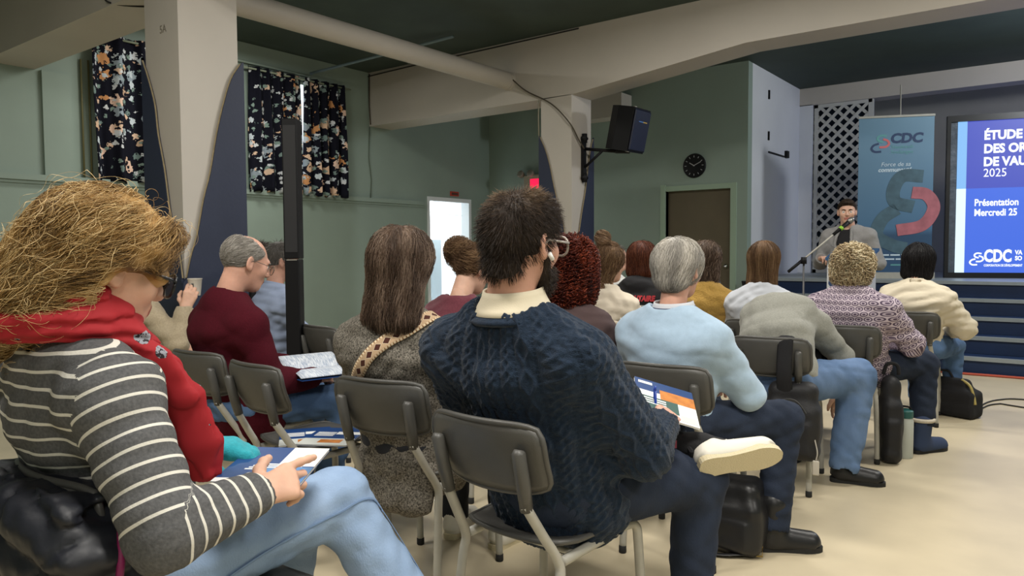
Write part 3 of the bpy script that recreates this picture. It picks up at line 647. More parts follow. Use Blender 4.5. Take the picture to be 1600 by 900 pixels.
def hair(parent, vol, m, rng, n=1500, steps=8, step=.02, flow=None, rad=.0011, lift=(.0, .006), curl=0, cfreq=200, base_res=.007, root=None, jit=.25, xf=None, name='hair', spike=0, base_disp=None, hv_fn=None, base=True, coh=0, avoid=None):
    """sculpted hair volume with strands combed over its surface; all in head coordinates, xf places it"""
    V0, Q0 = iso(vol, base_res, base_disp)
    ok = np.arange(len(V0)) if root is None else np.where(root(V0))[0]
    p = V0[rng.choice(ok, n)].astype(f32)+rng.normal(0, .002, (n, 3)).astype(f32); hv = rng.uniform(0, 1, n)
    if hv_fn is not None: hv = np.clip(hv_fn(p)+rng.normal(0, .18, n), 0, 1)
    off = rng.uniform(lift[0], lift[1], n).astype(f32); T = [p.copy()]; J = rng.normal(0, jit, (n, 3)); ph = rng.uniform(0, 6, n); ln = rng.uniform(.55, 1.1, n)
    if coh: ph = 2.5*np.sin(p@A3((31, 17, 23))*coh)+1.5*np.sin(p@A3((-19, 41, 29))*coh)+rng.normal(0, .5, n); J = J*.5+.22*np.sin(p@A3((57, -33, 41))*coh)[:, None]*np.array((.6, .3, .5))
    for s in range(steps):
        g = grad(vol, p); d = flow(p, g)+J; 
        if spike: d = d*(1-spike)+g*spike
        else: d = d-g*(d*g).sum(1, keepdims=True)
        d /= np.linalg.norm(d, axis=1, keepdims=True)+1e-9; p = (p+d*(step*ln)[:, None]).astype(f32)
        if not spike: p = (p+grad(vol, p)*(off-ev(vol, p))[:, None]).astype(f32)
        T.append(p.copy())
    P = np.stack(T, 1).astype(float)
    if avoid is not None: kp = ~avoid(P).any(1); P, hv, ph = P[kp], hv[kp], ph[kp]; n = len(P)
    if curl:
        sub = 3; k = P.shape[1]; x = np.linspace(0, k-1, (k-1)*sub+1); i0 = np.clip(x.astype(int), 0, k-2); fr = (x-i0)[None, :, None]
        P = P[:, i0]*(1-fr)+P[:, i0+1]*fr; d = np.gradient(P, axis=1); d /= np.linalg.norm(d, axis=2, keepdims=True)+1e-9
        e1 = np.cross(d, (.3, .5, .8)); e1 /= np.linalg.norm(e1, axis=2, keepdims=True)+1e-9; e2 = np.cross(d, e1)
        a = ph[:, None]+(np.arange(P.shape[1])*step/sub)[None]*cfreq*(rng.uniform(.8, 1.2, n) if not coh else rng.uniform(.95, 1.05, n))[:, None]; P = P+curl*(np.cos(a)[..., None]*e1+np.sin(a)[..., None]*e2)
    V1, Q1, h1 = tubes(P, rad, hv)
    hb = np.full(len(V0), .3) if hv_fn is None else np.clip(hv_fn(V0), 0, 1)*.8
    if base: V = np.vstack([V0, V1]); Q = np.vstack([Q0, Q1+len(V0)]); h = np.concatenate([hb, h1])
    else: V, Q, h = V1, Q1, h1
    if xf is not None: V = V@np.array(xf.to_3x3()).T+np.array(xf.translation)
    return ob(name, fast_mesh(name, V, Q, attr=h), m, parent)

# ------------------------------------------------------------------ head and hands
def head_prims(neck, fem=False, jaw=1.0, nose=1.0):
    """neck: base of the neck in head coordinates; y forward, z up, origin between the ears"""
    P = [ell((0, -.014, .03), (.075, .096, .086), .02), ell((0, .028, -.03), (.060*jaw, .062, .082), .03), ell((0, .058, -.088), (.030*jaw, .028, .024), .03),
         cone((-.03, .078, .026), (.03, .078, .026), .013, .013, .015), cone((0, .086, .018), (0, .104*nose+.0, -.022), .007, .012, .012), ell((0, .098, -.027), (.017, .012, .009), .008),
         ell((-.04, .06, -.02), (.024, .022, .024), .02), ell((.04, .06, -.02), (.024, .022, .024), .02),
         ell((-.031, .094, .004), (.016, .014, .011), .012, 's'), ell((.031, .094, .004), (.016, .014, .011), .012, 's'),
         ell((-.031, .077, .004), (.0125, .0125, .0115), .003), ell((.031, .077, .004), (.0125, .0125, .0115), .003),
         cone((-.018, .086, -.052), (.018, .086, -.052), .0065, .0065, .008), cone((-.014, .084, -.064), (.014, .084, -.064), .008, .008, .008), cone((-.02, .094, -.0575), (.02, .094, -.0575), .0022, .0022, .003, 's')]
    for s in (-1, 1):
        c, sn = math.cos(R(22)), math.sin(R(22)); rot = ((c*1, -s*sn, 0), (s*sn, c, 0), (0, 0, 1))
        P += [ell((s*.078, -.012, -.002), (.009, .019, .032), .006, 'u', rot), ell((s*.076, -.006, -.024), (.008, .011, .013), .006, 'u'), ell((s*.088, -.008, .002), (.007, .010, .019), .005, 's', rot)]
    nb = np.array(neck, float)
    P += [ec((0, -.028, -.045), nb, (.052 if fem else .058, .052, .05), (.058 if fem else .066, .058, .05), (1, 0, 0), .025)]
    return P
def hand_prims(curl=(.35, .4, .45, .5), thumb=.4, spread=1.0, side=1, wrist=.07):
    """wrist at origin, fingers along +y, palm facing -z, thumb on the +x*side side"""
    s = side; P = [ec((0, -wrist, 0), (0, .012, 0), (.029, .021), (.028, .018), (1, 0, 0), .02)]
    mc = [(.030, .092), (.010, .097), (-.010, .092), (-.028, .082)]; ln = [(.042, .026, .02), (.047, .03, .021), (.043, .028, .02), (.033, .021, .018)]; rr = [.0092, .0095, .009, .008]
    for (x, y), c, l, r in zip(mc, curl, ln, rr):
        b = np.array((s*x, y, 0.)); P.append(cone((s*x*.45, .008, 0), b, .0135, .0115, .016)); a = -.1; d = np.array((s*x*1.6*spread, 1., 0)); d /= np.linalg.norm(d)
        for i, li in enumerate(l):
            a += c*(1.0, 1.25, .8)[i]*1.2; e = b+li*(d*math.cos(a)+np.array((0, 0, -math.sin(a)))); P.append(cone(b, e, r*(1-.06*i), r*(1-.06*(i+1)), .006)); b = e
    b = np.array((s*.018, .02, -.006)); d = np.array((s*.75, .66, -thumb)); d /= np.linalg.norm(d)
    for li, r in ((.045, .014), (.032, .0112), (.026, .0098)):
        e = b+li*d; P.append(cone(b, e, r, r*.88, .01)); b = e; d = d+np.array((-s*.28*thumb*2, .25, -.12)); d /= np.linalg.norm(d)
    return P
def wrist_frame(p, fwd, palm):
    """matrix: +y along fwd, -z along palm normal"""
    y = Vector(fwd).normalized(); z = -Vector(palm); z = (z-y*z.dot(y)).normalized(); x = y.cross(z)
    return Matrix(((x.x, y.x, z.x, p[0]), (x.y, y.y, z.y, p[1]), (x.z, y.z, z.z, p[2]), (0, 0, 0, 1)))
# ------------------------------------------------------------------ stacking chairs
shellm = mat('dark_grey_chair_plastic', hexc('4b4a47'), rough=.42, var=.05, vscale=20, bump=.12, bscale=300, spec=.45)
rubber = mat('dark_rubber', (.02, .02, .02), rough=.8)
def make_chair():
    c = thing('stacking_chair', 'x', 'chair')
    # backrest: curved shell leaning back
    G = []
    for i in range(17):
        u = -1+2*i/16; row = []
        for j in range(9):
            v = -1+2*j/8; x = .192*u*(1-.10*abs(v)**5); h = .09*v*(1-.13*abs(u)**7)-.012*(1-u*u)*(v < 0)*abs(v)
            z = .697+h; y = -.30-.30*(z-.6)+.035*u*u+.012*v*v; row.append((x, y, z))
        G.append(row)
    b = shell('backrest', G, .011, shellm, c)
    rim = [G[i][8] for i in range(17)]+[G[16][j] for j in range(7, -1, -1)]+[G[i][0] for i in range(15, -1, -1)]+[G[0][j] for j in range(1, 8)]
    MB().tube(rim+[rim[0]], .008, 6, cap=False).build('rim', shellm, b, True)
    for s in (-1, 1): MB().tube([(s*.135, -.302, .565), (s*.138, -.318, .63), (s*.14, -.340, .72), (s*.14, -.338, .728)], [.017, .019, .018, .012], 10).build('tube_socket', shellm, b, True)
    G = []
    for i in range(15):
        u = -1+2*i/14; row = []
        for j in range(15):
            v = -1+2*j/14; x = .2*u*(1-.09*abs(v)**5)*(.94+.06*v); y = .205*v*(1-.08*abs(u)**6)+.0; z = .435-.016*(1-u*u)*(1-v*v)+.012*u*u-.03*max(0, v-.6)**2*4+.02*max(0, -v-.7)
            row.append((x, y, z))
        G.append(row)
    s_ = shell('seat', G, .011, shellm, c)
    rim = [G[i][14] for i in range(15)]+[G[14][j] for j in range(13, -1, -1)]+[G[i][0] for i in range(13, -1, -1)]+[G[0][j] for j in range(1, 14)]
    MB().tube(rim+[rim[0]], .008, 6, cap=False).build('rim', shellm, s_, True)
    for s in (-1, 1):
        l = MB().tube(catmull([(s*.136, -.31, .58), (s*.15, -.255, .49), (s*.165, -.205, .405), (s*.172, -.212, .34), (s*.18, -.235, .15), (s*.183, -.245, .012)], 4), .0142, 8).build('leg', steel, c, True)
        MB().lathe([(.0135, 0), (.0155, .003), (.0155, .028), (.0135, .03)], 10, (s*.183, -.246, .0)).build('foot_cap', rubber, l, True)
        l = MB().tube(catmull([(s*.166, -.19, .405), (s*.168, 0, .408), (s*.17, .13, .41), (s*.175, .175, .395), (s*.178, .185, .34), (s*.185, .195, .15), (s*.187, .2, .012)], 4), .0142, 8).build('leg', steel, c, True)
        MB().lathe([(.0135, 0), (.0155, .003), (.0155, .028), (.0135, .03)], 10, (s*.187, .2, .0)).build('foot_cap', rubber, l, True)
    MB().tube([(-.166, -.12, .402), (.166, -.12, .402)], .009, 8).build('crossbar', steel, c, True)
    MB().tube([(-.168, .1, .402), (.168, .1, .402)], .009, 8).build('crossbar', steel, c, True)
    return c
chair0 = make_chair(); chair_used = [False]
def chair(x, y, deg, label):
    o = chair0 if not chair_used[0] else copy_tree(chair0); chair_used[0] = True
    o.location = (x, y, 0); o.rotation_euler = (0, 0, R(deg)); o['label'] = label; o['group'] = 'stacking chairs of the audience'; return o
for a in ((-1.22, 1.80, -2, 'grey plastic chair under the man in the navy cable-knit sweater'),
          (-1.94, 2.03, 10, 'dark grey chair holding the woman with the patterned bag strap'),
          (-2.54, 2.0, -4, 'empty dark grey chair with brochures lying on its seat'),
          (-3.1, 2.06, 4, 'dark grey chair under the man in the burgundy sweater'),
          (-4.3, 2.2, -8, 'chair under the person in beige raising a paper cup'),
          (-1.28, 2.88, 5, 'dark grey chair under the grey-haired person in light blue'),
          (-1.84, 2.92, 0, 'chair under the woman with dark red curls'),
          (-2.5, 2.95, 0, 'chair under the woman with a brown bun and maroon top'),
          (-3.5, 3.08, -6, 'empty black chair beside the man in the pale blue shirt'),
          (-4.1, 2.95, -4, 'chair under the man in the pale blue shirt'),
          (-4.7, 3.2, -4, 'chair under the dark-clad man by the slim loudspeaker'),
          (-1.25, 3.98, 8, 'grey chair with a black backpack strap, under the bending person'),
          (-2.32, 4.1, 0, 'chair under the woman in the cream top with a topknot'),
          (-1.11, 4.78, 10, 'grey chair with black bags, under the woman in the patterned blouse'),
          (-1.6, 4.85, 4, 'chair under the woman in white with long light brown hair'),
          (-2.04, 4.9, 0, 'chair under the woman in the mustard top'),
          (-2.53, 4.95, 0, 'chair under the person in the black printed hoodie'),
          (-3.4, 6.1, -8, 'chair under the distant man in glasses'),
          (-.96, 5.98, 6, 'grey chair under the black-haired woman in the ivory blouse'),
          (-1.62, .92, 0, 'chair under the striped-top woman, hidden by a puffer jacket')):
    chair(*a)
# ------------------------------------------------------------------ people
eye_w = mat('eye_white', (.75, .72, .68), rough=.2); eye_d = mat('eye_iris', (.03, .02, .015), rough=.15); lip_m = mat('lip', hexc('a5635a'), rough=.45)
SK = skinmat('fair_skin', hexc('cfa58f')); SK2 = skinmat('rosy_skin', hexc('c99a86')); SK3 = skinmat('tan_skin', hexc('b98f78'))
V3 = lambda *a: np.array(a, float)
class Person:
    def __init__(s, label, x, y, yaw=0, sz=1.0, w=1.0, dp=1.0, hs=1.0, lean=0.0, side=0.0, head=(0, 0, 0), hoff=(0, 0, 0), skin=SK, J=None, fem=False, standing=False, seed=1):
        s.root = thing('person', label, 'person', (x, y, 0), R(yaw)); s.w, s.dp, s.sz, s.hs, s.fem, s.skin = w, dp, sz, hs, fem, skin; s.rng = np.random.RandomState(seed); s.seed = seed
        z = lambda h: .53+h*sz
        j = dict(pel=(0, 0, .53), wai=(0, -.045, z(.17)), che=(0, -.055, z(.325)), upp=(0, -.045, z(.412)), nek=(0, -.035, z(.475)), head=(0, .02, z(.635)))
        for k, (sx, n) in enumerate(((-1, 'L'), (1, 'R'))):
            j['sh'+n] = (sx*.165*w, -.04, z(.378)); j['el'+n] = (sx*.235*w, .05, z(.17)); j['wr'+n] = (sx*.10, .27, z(.13))
            j['hi'+n] = (sx*.09, 0, .52); j['kn'+n] = (sx*.12, .43, .5); j['an'+n] = (sx*.12, .43, .09); j['fd'+n] = (sx*.15, 1, 0)
        if standing:
            j.update(pel=(0, 0, .93), wai=(0, 0, 1.08), che=(0, -.01, 1.26), upp=(0, -.01, 1.36), nek=(0, -.01, 1.43), head=(0, .03, 1.57))
            for sx, n in ((-1, 'L'), (1, 'R')): j.update({'sh'+n: (sx*.175, -.01, 1.36), 'el'+n: (sx*.25, -.03, 1.1), 'wr'+n: (sx*.2, .12, .92), 'hi'+n: (sx*.09, 0, .9), 'kn'+n: (sx*.1, .02, .5), 'an'+n: (sx*.11, 0, .09), 'fd'+n: (sx*.2, 1, 0)})
        j = {k: V3(*v) for k, v in j.items()}
        for k in ('wai', 'che', 'upp', 'nek', 'head', 'shL', 'shR', 'elL', 'elR'):
            h = j[k][2]-j['pel'][2]; j[k][1] += h*math.sin(lean); j[k][0] += h*math.sin(side); j[k][2] -= h*(1-math.cos(lean))
        j['head'] += V3(*hoff)
        for k, v in (J or {}).items(): j[k] = V3(*v)
        s.J = j
        s.H = Matrix.Translation(j['head']) @ Matrix.Rotation(R(head[0]), 4, 'Z') @ Matrix.Rotation(R(head[1]), 4, 'X') @ Matrix.Rotation(R(head[2]), 4, 'Y') @ Matrix.Scale(hs, 4)
        s.root['category'] = 'person'
    def body(s, res=.006, hand_res=.005, hands=None, jaw=1.0, nose=1.0):
        j = s.J; parts = []; nk = s.H.inverted() @ Vector(j['nek']+V3(0, 0, -.03))
        hp = head_prims(tuple(nk), s.fem, jaw, nose); V, Q = iso(hp, res); Vh = V.copy()
        mi = np.zeros(len(Q), np.int32); ctr = V[Q].mean(1)
        for sx in (-1, 1):
            d = np.linalg.norm(ctr-V3(sx*.031, .077, .004), axis=1); e = (d < .0135) & (ctr[:, 1] > .082); mi[e] = 2
            mi[e & (np.linalg.norm(ctr-V3(sx*.031, .09, .004), axis=1) < .0062)] = 3
        mi[(np.abs(ctr[:, 0]) < .024) & (ctr[:, 2] < -.047) & (ctr[:, 2] > -.071) & (ctr[:, 1] > .086)] = 1
        V = V@np.array(s.H.to_3x3()).T+np.array(s.H.translation); parts.append((V, Q, mi))
        hands = hands or {}
        for n, sx in (('L', -1), ('R', 1)):
            o = dict(fwd=j['wr'+n]-j['el'+n]+V3(-sx*.05, 0, 0), palm=(0, 0, -1), curl=(.45, .5, .55, .6), thumb=.4, sc=1.0); o.update(hands.get(n, {}))
            Hm = wrist_frame(j['wr'+n], o['fwd'], o['palm']) @ Matrix.Scale(o['sc']*s.hs*(.95 if s.fem else 1.02), 4)
            V, Q = iso(hand_prims(o['curl'], o['thumb'], 1, -sx), hand_res)
            parts.append((V@np.array(Hm.to_3x3()).T+np.array(Hm.translation), Q, np.zeros(len(Q), np.int32)))
        t = [ec(j['pel'], j['che'], (.12, .09), (.13, .09)), ec(j['che'], j['upp'], (.12, .07), (.1, .06)), cone(j['upp'], j['nek'], .06, .05)]
        for n in 'LR':
            t += [cone(j['upp'], j['sh'+n], .05, .045), cone(j['sh'+n], j['el'+n], .042, .036), cone(j['el'+n], j['wr'+n], .036, .026), cone(j['hi'+n], j['kn'+n], .065, .048), cone(j['kn'+n], j['an'+n], .045, .032)]
        V, Q = iso(t, .018); parts.append((V, Q, np.zeros(len(Q), np.int32)))
        off = np.cumsum([0]+[len(p[0]) for p in parts[:-1]])
        me = fast_mesh('body', np.vstack([p[0] for p in parts]), np.vstack([p[1]+o for p, o in zip(parts, off)]))
        for m in (s.skin, lip_m, eye_w, eye_d): me.materials.append(m)
        me.polygons.foreach_set('material_index', np.concatenate([p[2] for p in parts])); 
        s.bodyo = ob('body', me, None, s.root); return s
    def top_prims(s, th=0, arm=(.062, .054, .042), bulk=1.0, hem=-.0, hip=1.0, cuff=.055):
        j = s.J; w, d = s.w*bulk, s.dp*bulk; lat = j['shR']-j['shL']
        st_ = j['pel']+(j['pel']-j['wai'])*hem
        tp = [st_, j['wai'], j['che'], j['upp']]
        rd = [(.172*w*hip+th, .145*d*hip+th, .125*d*hip+th), (.158*w+th, .13*d+th, .105*d+th), (.172*w+th, .122*d+th, .108*d+th), (.13*w+th, .085*d+th, .085*d+th)]
        P = poly_ec(tp, rd, lat, .05)
        for n in 'LR':
            a = arm; P += [cone(j['nek']+V3(0, 0, -.035), j['sh'+n]+V3(0, 0, -.012), .05+th, a[0]-.006, .07)]
            P += [cone(j['sh'+n]+(j['el'+n]-j['sh'+n])*.12, j['el'+n], a[0]+th*.3, a[1]+th*.3, .065), cone(j['el'+n], j['wr'+n], a[1]+th*.3, a[2]+th*.3, .02)]
            f = j['wr'+n]-j['el'+n]; f /= np.linalg.norm(f); P.append(cone(j['wr'+n]+f*cuff, j['wr'+n]+f*(cuff+.065), .06, .07, .004, 's'))
        return P
    def neckhole(s, r=.068, drop=.0, fwd=.01, depth=.12):
        n = s.J['nek']; u = s.J['head']-s.J['nek']; u = u/np.linalg.norm(u); return [cone(n+V3(0, fwd, -drop), n+u*depth+V3(0, fwd, 0), r, r*1.25, .012, 's')]
    def uvp(s):
        j = s.J; lat = j['shR']-j['shL']
        return [([j['pel']+V3(0, 0, -.2), j['wai'], j['che'], j['upp'], j['nek']], lat, .16*s.w), ([j['shL'], j['elL'], j['wrL']], (0, 1, 0), .062), ([j['shR'], j['elR'], j['wrR']], (0, 1, 0), .062)]
    def top(s, name, m, res=.009, wr=(.004, .06), neck=None, extra=(), uv=False, post=None, **k):
        P = s.top_prims(**k)+list(extra)+(s.neckhole() if neck is None else neck); s.tp = P
        return sdf_obj(name, P, res, m, s.root, disp=wrinkle(wr[0], wr[1], s.seed*7+1) if wr[0] else None, uvp=s.uvp() if uv else None, post=post)
    def trousers(s, m, res=.01, leg=(.092, .074, .058), wr=(.004, .07), hip=(.172, .15, .12), name='jeans', hem=.0):
        j = s.J; P = [ell(j['pel']+V3(0, -.01, .005), (hip[0]*s.w, hip[1], hip[2]), .05)]; s.hemc = []
        for n in 'LR':
            P += [cone(j['hi'+n]+V3(0, 0, .005), j['kn'+n], leg[0], leg[1], .04), cone(j['kn'+n], j['an'+n], leg[1]*.98, leg[2], .03)]
            f = j['an'+n]-j['kn'+n]; f /= np.linalg.norm(f); P.append(cone(j['an'+n]+f*(.07-hem), j['an'+n]+f*.15, .075, .08, .004, 's'))
        s.lp = P
        return sdf_obj(name, P, res, m, s.root, disp=wrinkle(wr[0], wr[1], s.seed*5+3) if wr[0] else None)
    def shoe(s, n, m, sole_m, kind='shoe', mw=None, res=.006, L=.27):
        j = s.J; a = j['an'+n]
        if mw is None:
            d = Vector(j['fd'+n]); d.z = 0; d.normalize(); mw = frame((a[0], a[1], 0), (d.y, -d.x, 0), (d.x, d.y, 0)) @ Matrix.Translation((0, -.075, a[2]-.09))
        P = [ec((0, .045, .034), (0, L-.05, .03), (.040, .03, .07), (.045, .03, .05), (1, 0, 0), .03), cone((0, .065, .06), (0, .055, .1), .04, .04, .03), plane((0, 0, .012), (0, 0, -1), .003)]
        if kind == 'boot': P[1] = cone((0, .068, .06), (0, .075, .19), .048, .056, .03)
        if kind != 'boot': P.append(cone((0, .06, .125), (0, .055, .2), .033, .04, .004, 's'))
        o = sdf_obj('boot' if kind == 'boot' else 'shoe', P, res, m, s.root, xf=mw)
        out = [(.0, -.0), (.028, .008), (.037, .04), (.034, .10), (.041, .17), (.044, .20), (.036, L-.03), (.018, L-.004), (0, L)]
        poly = [(x, y) for x, y in out]+[(-x, y) for x, y in out[-2:0:-1]]; poly = [(p[0]*.97, .004+p[1]*.985) for p in poly]
        b = MB().prism([tuple(q) for q in catmull(poly+[poly[0]], 3)[:-1]], (0, .022), lift=lambda p, e: mw @ Vector((p[0], p[1], e))); so = b.build('sole', sole_m, o)
        return o
    def glasses(s, m, lens=None, r=.026, thick=.0025, round_=False):
        gl = None; b = MB()
        for sx in (-1, 1):
            c = Vector((sx*.034, .112, -.002)); pts = []
            for k in range(20):
                a = 2*math.pi*k/20; e = 1 if round_ else .75; x = r*1.05*abs(math.cos(a))**e*math.copysign(1, math.cos(a)); z = r*.86*abs(math.sin(a))**e*math.copysign(1, math.sin(a)); pts.append(c+Vector((x, -abs(x+sx*.03)*.12, z)))
            b.tube(pts+[pts[0]], thick, 6, cap=False); b.tube([c+Vector((sx*r, -.006, .008)), Vector((sx*.076, .09, .008)), Vector((sx*.083, .0, .012)), Vector((sx*.08, -.02, -.004))], thick, 6)
        b.tube([Vector((-.008, .114, .004)), Vector((0, .117, .007)), Vector((.008, .114, .004))], thick, 6)
        o = b.build('glasses', m, s.root, True); o.data.transform(s.H)
        if lens:
            for sx in (-1, 1):
                L_ = MB().prism([(sx*.034+r*.98*math.cos(2*math.pi*k/16), -.002+r*.8*math.sin(2*math.pi*k/16)) for k in range(16)], (.108, .109)).build('lens', lens, o); L_.data.transform(s.H)
        return o
    def brows(s, m):
        b = MB()
        for sx in (-1, 1): b.tube([(sx*.014, .0935, .021), (sx*.03, .093, .026), (sx*.046, .082, .022)], [.0035, .004, .002], 6)
        o = b.build('eyebrows', m, s.root, True); o.data.transform(s.H); return o
    def hair(s, vol, m, **k): return hair(s.root, vol, m, s.rng, xf=s.H, **k)
    def collar(s, m, r=(.075, .08), h=.045, tilt=.25, drop=.0, th=.006, name='collar', flare=.012, front=.3):
        n = s.J['nek']; G = []
        for i in range(36):
            a = 2*math.pi*i/36; row = []
            for q in range(5):
                t = q/4; rr = 1+flare/r[0]*(1-t)**1.5; zz = -drop+h*t-tilt*r[1]*math.sin(a)-(front*h*max(0, math.sin(a))**4)
                row.append((n[0]+r[0]*rr*math.cos(a), n[1]+.012+r[1]*rr*math.sin(a)*(1-.0*t), n[2]-.01+zz))
            G.append(row)
        return shell(name, G, th, m, s.root, closed_u=True)
    def band(s, prims, pts, width, m, name, lift=.005, per=8, th=.004):
        """strip laid over the surface of a garment"""
        P = np.array(catmull(pts, per), f32)
        for _ in range(6): P = (P+grad(prims, P)*(lift-ev(prims, P))[:, None]).astype(f32)
        g = grad(prims, P); d = np.gradient(P, axis=0); d /= np.linalg.norm(d, axis=1, keepdims=True); e = np.cross(d, g); e /= np.linalg.norm(e, axis=1, keepdims=True)
        cum = np.concatenate([[0], np.cumsum(np.linalg.norm(np.diff(P, axis=0), axis=1))]); V = []; UV = []; k = 5
        for i in range(len(P)):
            for q in range(k): x = (q/(k-1)-.5)*width; p = P[i]+e[i]*x; V.append(p); UV.append((x/width+.5, cum[i]))
        V = np.array(V, f32)
        for _ in range(3): V = (V+grad(prims, V)*(lift-ev(prims, V))[:, None]).astype(f32)
        Q = np.array([(i*k+q, i*k+q+1, (i+1)*k+q+1, (i+1)*k+q) for i in range(len(P)-1) for q in range(k-1)])
        o = ob(name, fast_mesh(name, V, Q, uv=np.array(UV)[Q.ravel()]), m, s.root); md = o.modifiers.new('thickness', 'SOLIDIFY'); md.thickness = th; md.offset = 1; return o

# hair shapes, in head coordinates
CROWN = A3((0, -.05, .12))
def cran(t, k=.02): return ell((0, -.016, .032), (.076+t, .097+t, .087+t), k)
def hairline(z0=.012, m=.9): return plane((0, 0, z0), (0, m, -1), .01)
def fdown(back=.0, out=.5, down=1.0):
    def f(p, g): d = p-CROWN; d[:, 2] = 0; return d/(np.linalg.norm(d, axis=1, keepdims=True)+.02)*out+np.array((0, -back, -down))
    return f
def long_vol(t=.016, length=.2, wd=(.098, .105), dep=(.075, .05), face=True, fwd=0.):
    P = [cran(t), ec((0, -.03, .03), (0, -.055+fwd, -length), (wd[0], dep[0]), (wd[1], dep[1]), (1, 0, 0), .04)]
    if face: P += [ell((0, .10, -.05), (.064, .075, .115), .015, 's')]
    return P
jean_l = denim('light_denim', hexc('95abc9'), hexc('8098b8')); jean_m = denim('mid_denim', hexc('5a759a'), hexc('435b7c')); jean_d = denim('dark_denim', hexc('2d3648'), hexc('222937')); jean_b = denim('blue_denim', hexc('6c84a8'), hexc('566f92'))
sneaker = mat('white_sneaker_leather', hexc('d8d4c9'), rough=.5, bump=.1, bscale=80); gum = mat('cream_rubber_sole', hexc('cbbf9f'), rough=.6, bump=.6, bscale=240); blackshoe = mat('black_leather', (.012, .012, .013), rough=.38, bump=.2, bscale=60); blacksole = mat('black_sole', (.015, .015, .015), rough=.7)
lens_m, t_, b_ = nt('clear_lens'); b_.inputs['Transmission Weight'].default_value = 1; b_.inputs['Roughness'].default_value = .02; b_.inputs['IOR'].default_value = 1.1
blk_frame = mat('black_glasses_frame', (.01, .01, .012), rough=.25); clear_frame = mat('clear_grey_glasses_frame', hexc('9b928a'), rough=.2); thin_frame = mat('thin_metal_glasses_frame', hexc('6f675f'), rough=.3, metal=.6)
H_blond = hairmat('dark_blond_hair', hexc('5b452c'), hexc('a07d4a'), hexc('dcc290')); H_brown = hairmat('brown_hair', hexc('2e231d'), hexc('574538'), hexc('8a7666')); H_dark = hairmat('dark_brown_hair', hexc('1f1813'), hexc('352a22'), hexc('6b5844'))
H_grey = hairmat('grey_hair', hexc('7d7a75'), hexc('aaa59d'), hexc('d6d0c6')); H_red = hairmat('auburn_hair', hexc('260d0a'), hexc('5a2216'), hexc('a34a2c')); H_lbr = hairmat('light_brown_hair', hexc('4a3525'), hexc('6e543c'), hexc('9a7c5c')); H_black = hairmat('black_hair', (.006, .005, .006), (.012, .011, .012), (.03, .028, .03)); H_cblond = hairmat('curly_blond_hair', hexc('84715a'), hexc('bda883'), hexc('e6dabb')); H_salt = hairmat('salt_pepper_hair', hexc('33302e'), hexc('5e5a56'), hexc('8d8882')); H_rust = hairmat('rust_brown_hair', hexc('33170f'), hexc('5a2f20'), hexc('7d4a33')); H_bg = hairmat('thin_grey_hair', hexc('6d6862'), hexc('8f8a83'), hexc('b9b3aa'))
def knit(name, c, scale=240, b=.5, var=.12): return mat(name, c, rough=.95, var=var, vscale=120, bump=b, bscale=scale, spec=.12, sheen=.15)

# --- woman in the striped top, nearest to the camera
p = Person('woman in grey striped top and red scarf holding a blue brochure', -1.66, .80, 0, skin=SK, fem=True, w=1.06, dp=1.05, head=(-6, -18, 0), hs=1.07, seed=11,
  J=dict(head=(.045, -.07, 1.185), nek=(.005, -.14, 1.06), upp=(0, -.14, .995), che=(0, -.12, .89), wai=(0, -.06, .71), shR=(.185, -.14, .97), shL=(-.175, -.13, .97), elR=(.36, -.13, .715), wrR=(.35, .06, .732), elL=(-.22, .02, .72), wrL=(.0, .13, .76),
         hiR=(.1, .0, .53), knR=(.14, .44, .575), anR=(.40, .55, .2), hiL=(-.09, 0, .52), knL=(-.05, .45, .5), anL=(-.1, .4, .09), fdR=(.8, .6, -.3)))
p.body(.0045, .0035, hands=dict(R=dict(fwd=(-.05, .9, .05), palm=(-.75, .2, -.6), curl=(.1, .45, .55, .6), thumb=.25), L=dict(fwd=(.75, .65, -.05), palm=(0, .1, -1), curl=(.3, .35, .35, .4))))
def stripes(t, u, v):
    st_ = M(t, 'LESS_THAN', M(t, 'FRACT', M(t, 'DIVIDE', M(t, 'ADD', v, 4.0), .0315)), .19)
    n = N(t, 'ShaderNodeTexNoise', i_Scale=160.0, i_Detail=3.0); tc = N(t, 'ShaderNodeTexCoord'); t.links.new(tc.outputs['Object'], n.inputs['Vector'])
    g = MIX(t, n.outputs[0], hexc('3a3b3d'), hexc('6b6b6c')); return MIX(t, st_, g, hexc('cfccc3'))
stripe_m = uvmat('striped_jersey', stripes, rough=.9, bump=(200, .25))
p.top('striped_top', stripe_m, .007, wr=(.004, .085), uv=True, arm=(.08, .066, .046), th=.002, neck=p.neckhole(.085, .0, .0))
p.trousers(jean_l, .009, leg=(.098, .082, .064), wr=(.004, .07))
seam_m = mat('denim_seam', hexc('6f88ab'), rough=.9)
for pts in ([(.2, .06, .5), (.235, .2, .545), (.225, .36, .575), (.2, .47, .57), (.27, .53, .44), (.36, .58, .3)], [(.05, .5, .62), (.12, .525, .6), (.19, .52, .56), (.22, .49, .53)]): p.band(p.lp, pts, .006, seam_m, 'seam', lift=.002, th=.002)
p.shoe('L', blackshoe, blacksole, res=.009)
p.shoe('R', blackshoe, blacksole, res=.009, mw=frame((.42, .52, .18), (.55, -.55, .3), (.6, .75, -.25)) @ Matrix.Translation((0, -.06, -.1)))
